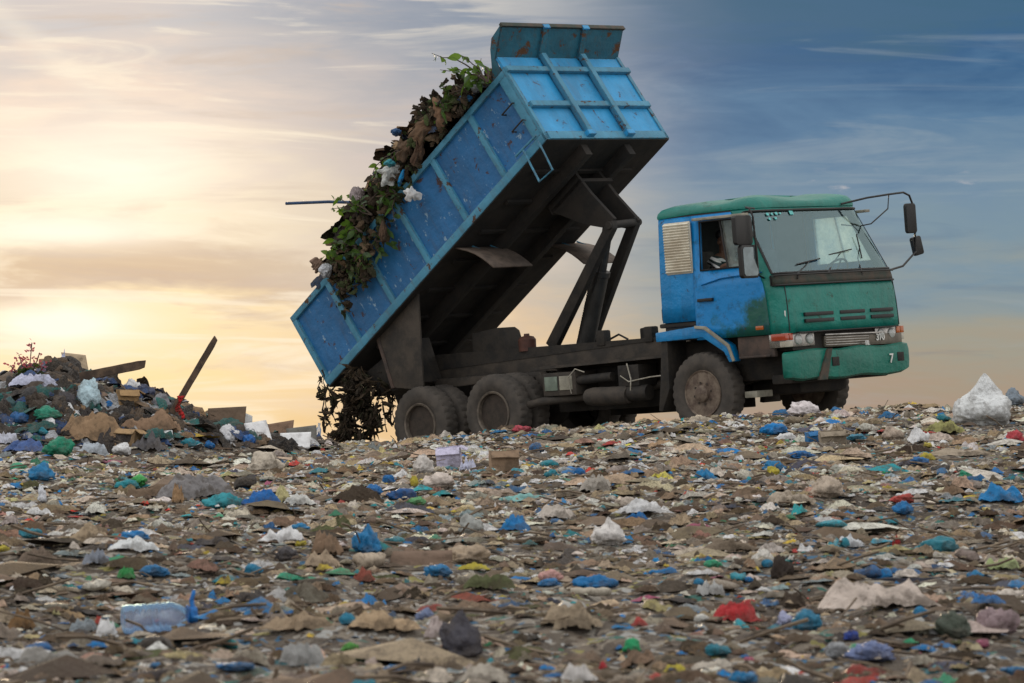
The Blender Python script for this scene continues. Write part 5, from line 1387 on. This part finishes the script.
uu = np.linspace(.02, 5.12, 150); yy_ = np.linspace(-1.08, 1.08, 60); U, Yb = np.meshgrid(uu, yy_)
hu = np.interp(uu, [0, .4, .87, 1.36, 1.9, 2.6, 3.3, 3.8, 4.2, 4.7, 5.12], [.75, 1.05, 1.38, 1.66, 1.80, 1.90, 1.92, 1.75, 1.60, 1.48, 1.25])
pf = np.clip(1 - np.abs((Yb + .45) / .85) ** 2.4, 0, 1) * (Yb < -.45) + (Yb >= -.45) * np.clip(1 - np.abs((Yb + .45) / 1.6) ** 2, 0, 1)
V_ = np.minimum(hu, 1.06)[None] * .98 + (hu - np.minimum(hu, 1.06) * .98)[None] * pf + .20 * fbm(U * 2.2, Yb * 2.2, 4, 77) * (.4 + pf * .6)
# the pile has slumped towards the open tail
pv = np.stack([U, Yb, V_], -1).reshape(-1, 3); ix = np.arange(U.size).reshape(U.shape); Fq = np.stack([ix[:-1, :-1], ix[:-1, 1:], ix[1:, 1:], ix[1:, :-1]], -1).reshape(-1, 4)
Mw = np.array(BWM); toW = lambda a: a @ Mw[:3, :3].T + Mw[:3, 3]
o = np_mesh('waste_load', toW(pv), Fq, simple('dark_rotting_waste', (.045, .032, .022, 1), .9, 0, .6, 9, .8, .03, second=(.016, .012, .010, 1))); tag(o, 'dark mixed waste heaped inside the tipped blue bed', None, None, 'stuff'); o['category'] = 'load'
n = 2600; ui = rng.uniform(.45, 4.9, n); yi = rng.uniform(-1.06, .95, n) ; hh = np.interp(ui, uu, hu)
pfi = np.where(yi < -.45, np.clip(1 - np.abs((yi + .45) / .85) ** 2.4, 0, 1), np.clip(1 - np.abs((yi + .45) / 1.6) ** 2, 0, 1)); vi = np.minimum(hh, 1.06) + (hh - np.minimum(hh, 1.06)) * pfi + rng.uniform(-.08, .04, n)
pos = toW(np.stack([ui, yi, vi], -1)); nr = np.stack([rng.normal(0, .45, n), (yi + .45) * 1.2 + rng.normal(0, .45, n), np.ones(n)], -1) @ Mw[:3, :3].T
LC = np.array([(.03, .022, .016), (.06, .038, .024), (.11, .065, .038), (.17, .11, .065), (.045, .05, .028), (.02, .018, .018), (.26, .20, .14), (.05, .08, .03), (.10, .06, .04), (.05, .08, .14)])
scatter('load_litter', 'cloth', pos, np.clip(.16 * np.exp(rng.normal(0, .55, n)), .05, .5), rng.uniform(.5, 1.5, n), P10, LC[rng.integers(0, 10, n)] * rng.uniform(.8, 2.0, (n, 1)), 'dark leaves, rags and scraps covering the load in the tipped bed', nrm=nr, tilt=.35)


def hang(name, label, regs, n, cols, smin, smax, yb, sd, cat):
    """ragged mass given by a few (px, py, rx, ry) lobes on a plane beside the bed"""
    r_ = np.random.default_rng(sd); P_ = []
    for i in range(n):
        px, py, rx, ry = regs[r_.integers(0, len(regs))]; a = r_.uniform(0, 6.28); q = math.sqrt(r_.random())
        P_.append(on_bed(px + rx * q * math.cos(a), py + ry * q * math.sin(a), yb + r_.uniform(-.12, .16))[:])
    P_ = toW(np.array(P_)); nr = np.stack([r_.normal(-.2, .6, n), -np.ones(n), r_.normal(.3, .6, n)], -1)
    scatter(name, 'cloth', P_, r_.uniform(smin, smax, n), r_.uniform(.5, 1.4, n), P5, np.array(cols)[r_.integers(0, len(cols), n)] * r_.uniform(.6, 1.3, (n, 1)), label, nrm=nr, tilt=.5)


DKC = [(.022, .018, .014), (.035, .026, .018), (.06, .042, .026), (.03, .035, .018)]
hang('hanging_debris', 'dark roots and rags spilling over the near side of the bed', [(360, 245, 14, 30), (352, 270, 9, 26), (345, 290, 5, 26), (376, 225, 14, 24), (366, 262, 7, 26), (385, 200, 16, 24), (405, 165, 16, 24), (335, 268, 8, 14), (430, 120, 16, 26), (455, 95, 16, 20)], 620, DKC + [(.12, .085, .055), (.19, .13, .08), (.07, .10, .035), (.05, .08, .03)], .04, .15, -BW - .03, 5, 'debris')
# stringy waste falling out of the tail down to the ground
r_ = np.random.default_rng(9); P_ = []
for (px, py, rx, ry, m_) in ((350, 400, 7, 34, 150), (362, 395, 12, 24, 150), (372, 420, 9, 16, 80), (345, 425, 7, 12, 60), (383, 388, 6, 18, 26), (336, 395, 6, 8, 8), (332, 402, 2, 18, 10), (322, 385, 3, 14, 8), (326, 418, 3, 8, 10), (352, 436, 26, 5, 80), (390, 400, 3, 24, 12)):
    for i in range(int(m_ * 1.3)):
        a = r_.uniform(0, 6.28); q = r_.random() ** .7; d = ray_dir(px + rx * q * math.cos(a), py + ry * q * math.sin(a)); P_.append((EYE + d * r_.uniform(48.4, 49.4))[:])
n = len(P_); nr = np.stack([r_.normal(0, .6, n), -np.ones(n), r_.normal(0, .6, n)], -1)
scatter('falling_debris', 'cloth', np.array(P_), r_.uniform(.06, .20, n), r_.uniform(.5, 1.3, n), P10, np.array(DKC)[r_.integers(0, 4, n)] * .9, 'dark stringy waste tumbling out of the open tail to the ground', nrm=nr, asp=(.10, .38), tilt=.5)
st = MB()
for (px, py, L_) in ((322, 370, 40), (328, 384, 46), (333, 392, 30), (350, 385, 50), (378, 380, 52), (386, 372, 50), (320, 376, 22), (345, 392, 40), (392, 385, 40)):
    p = EYE + ray_dir(px, py) * 48.9; pts = [p]
    for i in range(7): pts.append(pts[-1] + Vector((random.uniform(-.035, .035), random.uniform(-.03, .03), -L_ / FPX * 48.9 / 7)))
    st.tube(pts, [.010 + .005 * math.sin(i * 1.7 + px) for i in range(8)], 5)
so_ = st.build('dangling_strands', M_dark); tag(so_, 'thin dark strands dangling from the tail of the bed', None, None, 'stuff'); so_['category'] = 'debris'

# leafy branches ---------------------------------------------------------------
def leafmat(name, c1, c2):
    m, t, b = newmat(name); t.links.new(mixc(t, sstep(t, tnoise(t, 9, 4), .35, .65), (*c1, 1), (*c2, 1)), b.inputs['Base Color']); b.inputs['Roughness'].default_value = .45
    tr = nd(t, 'ShaderNodeBsdfTranslucent'); tr.inputs[0].default_value = (c2[0] * 2.2, c2[1] * 2.0, c2[2], 1); mx = nd(t, 'ShaderNodeMixShader'); mx.inputs[0].default_value = .35
    t.links.new(b.outputs[0], mx.inputs[1]); t.links.new(tr.outputs[0], mx.inputs[2]); t.links.new(mx.outputs[0], t.nodes['Material Output'].inputs[0]); return m


M_leaf = leafmat('green_leaves', (.018, .042, .012), (.075, .15, .03)); M_leafd = leafmat('dark_leaves', (.02, .045, .016), (.045, .08, .025)); M_stem = simple('brown_stems', (.06, .04, .028, 1), .8, 0, .4, 6, 0)


def leaf(q, base, d, L_, rr):
    d = d.normalized(); sd_ = d.cross(Vector((rr.uniform(-1, 1), rr.uniform(-1, 1), rr.uniform(-.2, 1)))).normalized(); up = sd_.cross(d)
    w_ = L_ * rr.uniform(.22, .32); prof = [(0, .08), (.2, .7), (.45, 1), (.7, .75), (.88, .35), (1, .02)]; vs = []
    for t_, ww in prof:
        c = base + d * L_ * t_ - up * (L_ * .28 * t_ * t_); vs += [c - sd_ * w_ * ww + up * .18 * w_ * ww, c - up * 0, c + sd_ * w_ * ww + up * .18 * w_ * ww]
    fs = []
    for i in range(5): a = 3 * i; fs += [(a, a + 1, a + 4, a + 3), (a + 1, a + 2, a + 5, a + 4)]
    q.poly(vs, fs)


def branch(a, tips, nl, Ls, label, yb=-1.33, m_=None, grp='leafy branches in the load', sd=1, nm='leafy_branch', cat='branch'):
    rr = random.Random(sd); toV = lambda p: BWM @ on_bed(p[0], p[1], yb + rr.uniform(-.12, .12))
    A = toV(a); root = empty(nm, T(*A)); tag(root, label, cat, grp); st = MB(); lf = MB()
    for tp in tips:
        Bp = toV(tp); pts = [Vector((0, 0, 0))]; k = 5
        for i in range(1, k + 1):
            t_ = i / k; pts.append((Bp - A) * t_ + Vector((rr.uniform(-.03, .03), rr.uniform(-.05, .05), rr.uniform(-.03, .03) + .06 * math.sin(t_ * 3.1))))
        st.tube(pts, [.014 * (1 - .75 * i / k) for i in range(k + 1)], 5)
        for j in range(nl):
            t_ = rr.uniform(.25, 1.02); i = min(k - 1, int(t_ * k)); base = pts[i].lerp(pts[i + 1], min(1, t_ * k - i))
            d = (pts[i + 1] - pts[i]).normalized() * .5 + Vector((rr.uniform(-1, 1), rr.uniform(-1, 1), rr.uniform(-.9, .7)))
            leaf(lf, base, d, Ls * rr.uniform(.5, 1.25), rr)
    st.build('stem', M_stem, root); lf.build('leaves', m_ or M_leaf, root); return root


branch((488, 82), [(432, 52), (440, 70), (462, 56), (480, 60)], 6, .15, 'sparse leafy sprig sticking up highest at the front of the load', sd=1)
branch((486, 86), [(455, 72), (470, 70), (460, 86), (476, 84)], 9, .16, 'bushy green branch just below the highest sprig', sd=2)
branch((468, 92), [(446, 92), (438, 104), (452, 100)], 7, .13, 'small dark leafed branch left of the bushy one', sd=3, m_=M_leafd)
branch((440, 100), [(444, 120), (436, 126)], 6, .13, 'bright green leaves hanging beside the brown cardboard near the top', sd=4)
branch((400, 150), [(372, 172), (378, 186), (366, 190)], 8, .12, 'green leaves on the outer edge of the load halfway up', sd=5)
branch((392, 190), [(368, 200), (360, 210), (380, 205), (396, 222)], 9, .14, 'leafy branch just above the blue pipe', sd=6)
branch((372, 215), [(335, 200), (340, 212), (332, 208), (350, 196)], 8, .13, 'leafy tip at the root of the blue pipe', sd=7)
branch((362, 232), [(340, 226), (334, 240), (352, 245), (345, 236)], 10, .14, 'dense leafy branch below the blue pipe', sd=8)
branch((356, 246), [(330, 244), (326, 256), (340, 262), (350, 268), (362, 262)], 12, .14, 'largest leafy branch hanging over the tail end of the near side', sd=9)
branch((375, 240), [(380, 262), (394, 250), (386, 230)], 6, .13, 'leaves hanging down in front of the blue side panel', sd=10, yb=-1.3)
branch((348, 262), [(360, 282), (372, 278), (350, 290)], 7, .13, 'lowest leaves dangling over the blue side panel', sd=11, yb=-1.3)


def bed_item(kind, px, py, w_, h_, c, name, cat, label, yb=-1.2, mat='card', tilt=0.0, grp=None, sd=1):
    """a piece lying on the slope of the load, facing out over the near side"""
    P_ = BWM @ on_bed(px, py, yb - .14); k = (P_ - EYE).length / FPX; W_, H_ = w_ * k, h_ * k
    if kind == 'sheet': V, Fc = sheet_proto(20, sd + 40, .4, .6)
    else: V, Fc = bag_proto(4, sd + 11, 1.1)
    ex = V.max(0) - V.min(0); V = (V - V.mean(0)) / ex; V = V * np.array([W_, H_, min(W_, H_) * (.35 if kind == 'sheet' else .8)])
    me = bpy.data.meshes.new(name); me.from_pydata(V.tolist(), [], Fc.tolist()); me.polygons.foreach_set('use_smooth', [True] * len(me.polygons)); me.materials.append(wmat(mat, c))
    o = bpy.data.objects.new(name, me); link(o); o.matrix_world = T(*P_) @ RY(-tilt) @ RX(R(75)); tag(o, label, cat, grp); return o


GL = 'sheets and boards in the load'
bed_item('sheet', 424, 128, 20, 38, (.17, .105, .065), 'cardboard_sheet', 'cardboard', 'tall brown cardboard standing in the load near the top', tilt=-.5, grp=GL, sd=1)
bed_item('sheet', 441, 112, 18, 34, (.22, .13, .08), 'cardboard_sheet', 'cardboard', 'lighter brown board beside the bright leaves near the top', tilt=.35, grp=GL, sd=2)
bed_item('sheet', 404, 150, 17, 24, (.13, .085, .055), 'cardboard_sheet', 'cardboard', 'dark brown board halfway up the outer edge of the load', tilt=-.4, grp=GL, sd=3)
bed_item('sheet', 418, 152, 13, 28, (.10, .06, .04), 'cardboard_sheet', 'cardboard', 'dark rust brown board above the second side panel', tilt=-.2, grp=GL, sd=4)
bed_item('sheet', 398, 146, 14, 10, (.36, .25, .15), 'cardboard_sheet', 'cardboard', 'small tan scrap of card halfway up the load', tilt=.2, grp=GL, sd=5)
bed_item('sheet', 389, 173, 24, 26, (.58, .60, .58), 'plastic_sheet', 'plastic sheet', 'white plastic sheet in the middle of the load edge', mat='plastic', tilt=.3, sd=6)
bed_item('bag', 390, 163, 13, 9, (.05, .35, .42), 'plastic_bag', 'plastic bag', 'small teal bag above the white plastic sheet in the load', mat='plastic', sd=7)
bed_item('sheet', 412, 194, 18, 18, (.66, .66, .66), 'paper_sheet', 'paper', 'white paper square hanging on the blue side of the bed', yb=-1.26, mat='foam', tilt=.5, sd=8)
bed_item('bag', 401, 178, 5, 20, (.02, .26, .55), 'blue_rag', 'rag', 'thin blue strip of cloth beside the white paper square', yb=-1.26, mat='cloth', tilt=-.25, sd=9)
bed_item('bag', 474, 86, 20, 16, (.50, .52, .58), 'plastic_bag', 'plastic bag', 'pale grey bag behind the bushy branch at the top of the load', yb=-1.0, mat='plastic', sd=10)
bed_item('bag', 466, 98, 14, 9, (.03, .18, .40), 'plastic_bag', 'plastic bag', 'blue bag below the pale grey one at the top of the load', yb=-1.1, mat='plastic', sd=12)
bed_item('bag', 396, 132, 12, 9, (.03, .10, .24), 'plastic_bag', 'plastic bag', 'dark blue bag on the outer edge of the load', yb=-1.1, mat='plastic', sd=13)
bed_item('bag', 357, 196, 16, 22, (.34, .28, .28), 'plastic_bag', 'plastic bag', 'dull pink bag above the root of the blue pipe', yb=-1.1, mat='plastic', sd=14)
bed_item('bag', 383, 232, 9, 26, (.12, .075, .05), 'brown_rag', 'rag', 'brown rag hanging over the near side of the bed', yb=-1.27, mat='cloth', sd=15)
bed_item('bag', 326, 270, 15, 17, (.60, .62, .66), 'plastic_bag', 'plastic bag', 'crumpled white plastic at the tail end of the load', yb=-1.25, mat='plastic', sd=16)
bed_item('sheet', 318, 264, 18, 16, (.24, .16, .12), 'cardboard_sheet', 'cardboard', 'brown card at the tail end beside the crumpled white plastic', yb=-1.1, tilt=.6, grp=GL, sd=17)
bp_ = MB(); A = BWM @ on_bed(286, 203.5, -1.15); A2 = BWM @ on_bed(372, 203, -.8); bp_.tube([A, A.lerp(A2, .5) + Vector((0, 0, .02)), A2], .022, 8)
o = bp_.build('blue_pipe', simple('dark_blue_pipe', (.02, .06, .15, 1), .5)); tag(o, 'thin dark blue pipe sticking out level from the load to the left', 'pipe')

# flowering sprig on the heap ----------------------------------------------------
P_, D = on_ground(28, 385); fr_ = empty('flowering_sprig', T(*P_)); tag(fr_, 'pink flowering sprig with green leaves at the top left of the heap', 'flowers')
st, lf = MB(), MB(); rr = random.Random(3); M_pink = leafmat('pink_petals', (.16, .03, .07), (.30, .08, .15))
for (dx, dz) in ((.05, .48), (-.10, .34), (-.20, .22), (.14, .36), (-.02, .28), (.22, .24)):
    pts = [Vector((dx * t_, -.05 * t_, dz * t_)) for t_ in (0, .35, .7, 1)]; st.tube(pts, .006, 4); fl = MB()
    for i in range(20):
        t_ = rr.uniform(.55, 1.0); c = Vector((dx * t_ + rr.uniform(-.05, .05), -.05 + rr.uniform(-.05, .05), dz * t_ + rr.uniform(-.03, .03)))
        leaf(fl, c, Vector((rr.uniform(-1, 1), rr.uniform(-1, 1), rr.uniform(-.3, 1))), .045, rr)
    fl.build('blossom', M_pink, fr_)
    for i in range(12):
        t_ = rr.uniform(.1, .6); c = Vector((dx * t_ + rr.uniform(-.05, .05), -.06, dz * t_)); leaf(lf, c, Vector((rr.uniform(-1, 1), rr.uniform(-1, 1), rr.uniform(-.3, .6))), .10, rr)
st.build('stem', M_stem, fr_); lf.build('leaves', M_leafd, fr_)

# ---------------------------------------------------------------- the passenger
def skinned(name, joints, edges, mat, parent=None, sub=2):
    me = bpy.data.meshes.new(name); me.from_pydata([j[0] for j in joints], edges, []); o = bpy.data.objects.new(name, me); link(o)
    m = o.modifiers.new('skin', 'SKIN'); m.use_smooth_shade = True; sk = me.skin_vertices[0].data if me.skin_vertices else None
    if sk is None:
        bm = bmesh.new(); bm.from_mesh(me); bm.verts.layers.skin.verify(); bm.to_mesh(me); bm.free(); sk = me.skin_vertices[0].data
    for i, j in enumerate(joints): sk[i].radius = (j[1], j[1] * (j[2] if len(j) > 2 else 1)); sk[i].use_root = (i == 0)
    s2 = o.modifiers.new('sub', 'SUBSURF'); s2.levels = sub; s2.render_levels = sub
    bpy.context.view_layer.update(); dg = bpy.context.evaluated_depsgraph_get(); m2 = bpy.data.meshes.new_from_object(o.evaluated_get(dg)); bpy.data.objects.remove(o)
    m2.materials.clear(); m2.materials.append(mat); m2.polygons.foreach_set('use_smooth', [True] * len(m2.polygons)); o = bpy.data.objects.new(name, m2); link(o)
    if parent: o.parent = parent
    return o


M_skin = simple('brown_skin', (.16, .085, .055, 1), .6, 0, .2, 8, 0)
ms, t, b = newmat('striped_shirt'); c = nd(t, 'ShaderNodeTexCoord'); sp = nd(t, 'ShaderNodeSeparateXYZ'); t.links.new(c.outputs['Object'], sp.inputs[0])
wv2 = mth(t, 'SINE', mth(t, 'MULTIPLY', mth(t, 'ADD', sp.outputs[2], mth(t, 'MULTIPLY', sp.outputs[0], .35)), 95.0))
t.links.new(mixc(t, sstep(t, wv2, -.15, .15), (.02, .035, .035, 1), (.72, .72, .70, 1)), b.inputs['Base Color']); b.inputs['Roughness'].default_value = .9
ps = empty('person', TM @ T(-.02, -.66, 1.66)); tag(ps, 'person in a dark and white striped shirt leaning at the open cab window', 'person')
J = [((0, 0, .05), .15, 1.2), ((.03, 0, .22), .13, 1.2), ((.08, 0, .40), .14, 1.3), ((.10, 0, .50), .10), ((.11, 0, .56), .055), ((.13, 0, .63), .06), ((.145, 0, .71), .095), ((.14, 0, .79), .088), ((.135, 0, .84), .05),
     ((.10, -.17, .48), .06), ((.28, -.27, .36), .048), ((.42, -.33, .40), .036), ((.52, -.34, .42), .026), ((.57, -.34, .425), .030, .6),
     ((.10, .17, .48), .06), ((.16, .25, .24), .046), ((.36, .16, .12), .034), ((.46, .12, .10), .026), ((.51, .11, .10), .03, .6),
     ((.05, -.10, .02), .09), ((.45, -.12, .06), .07), ((.52, -.12, -.25), .05), ((.05, .10, .02), .09), ((.45, .12, .06), .07), ((.52, .12, -.25), .05)]
Ed = [(0, 1), (1, 2), (2, 3), (3, 4), (4, 5), (5, 6), (6, 7), (7, 8), (3, 9), (9, 10), (10, 11), (11, 12), (12, 13), (3, 14), (14, 15), (15, 16), (16, 17), (17, 18), (0, 19), (19, 20), (20, 21), (0, 22), (22, 23), (23, 24)]
for (b0, sgn) in ((13, 1), (18, -1)):
    c0 = Vector(J[b0][0])
    for k in range(4):
        L_ = (.055, .065, .06, .048)[k]; a = c0 + Vector((.02, -.022 + .015 * k, 0)); i = len(J); J += [(tuple(a), .009), (tuple(a + Vector((L_ * .6, .003 * (k - 1.5), -.006))), .008), (tuple(a + Vector((L_, .004 * (k - 1.5), -.03))), .007)]; Ed += [(b0, i), (i, i + 1), (i + 1, i + 2)]
    i = len(J); J += [(tuple(c0 + Vector((-.01, .035 * sgn, -.004))), .010), (tuple(c0 + Vector((.025, .05 * sgn, -.01))), .008)]; Ed += [(b0, i), (i, i + 1)]
bd = skinned('body', J, Ed, M_skin, ps)
MB().prism([(.225, .70), (.262, .665), (.225, .66)], -.014, .014, bev=.005).build('nose', M_skin, ps)
for y in (-.035, .035): MB().lathe([(0, .011), (.006, .008), (.009, 0)], M=T(.222, y, .715), n=12, axis='x').build('eye', M_white, ps)
MB().box(.215, .225, -.025, .025, .632, .640, bev=.003).build('mouth', M_redl, ps)
for y in (-.092, .092): MB().lathe([(-.01, .02), (0, .03), (.01, .02)], M=T(.13, y, .70) @ T(0, 0, 0), n=12).build('ear', M_skin, ps)
k_ = 1.16
skinned('shirt', [(j[0], j[1] * k_, *(j[2:])) for j in (J[0], J[1], J[2], J[3], J[9], J[10], J[14], J[15])] + [((.35, -.30, .38), .05), ((.24, .21, .19), .05)], [(0, 1), (1, 2), (2, 3), (3, 4), (4, 5), (3, 6), (6, 7), (5, 8), (7, 9)], ms, ps)
skinned('trousers', [(j[0], j[1] * 1.12, *(j[2:])) for j in (J[0], J[19], J[20], J[21], J[22], J[23], J[24])], [(0, 1), (1, 2), (2, 3), (0, 4), (4, 5), (5, 6)], M_int, ps)
skinned('hair', [((.10, 0, .72), .095), ((.115, 0, .81), .10), ((.13, 0, .86), .06)], [(0, 1), (1, 2)], M_black, ps)
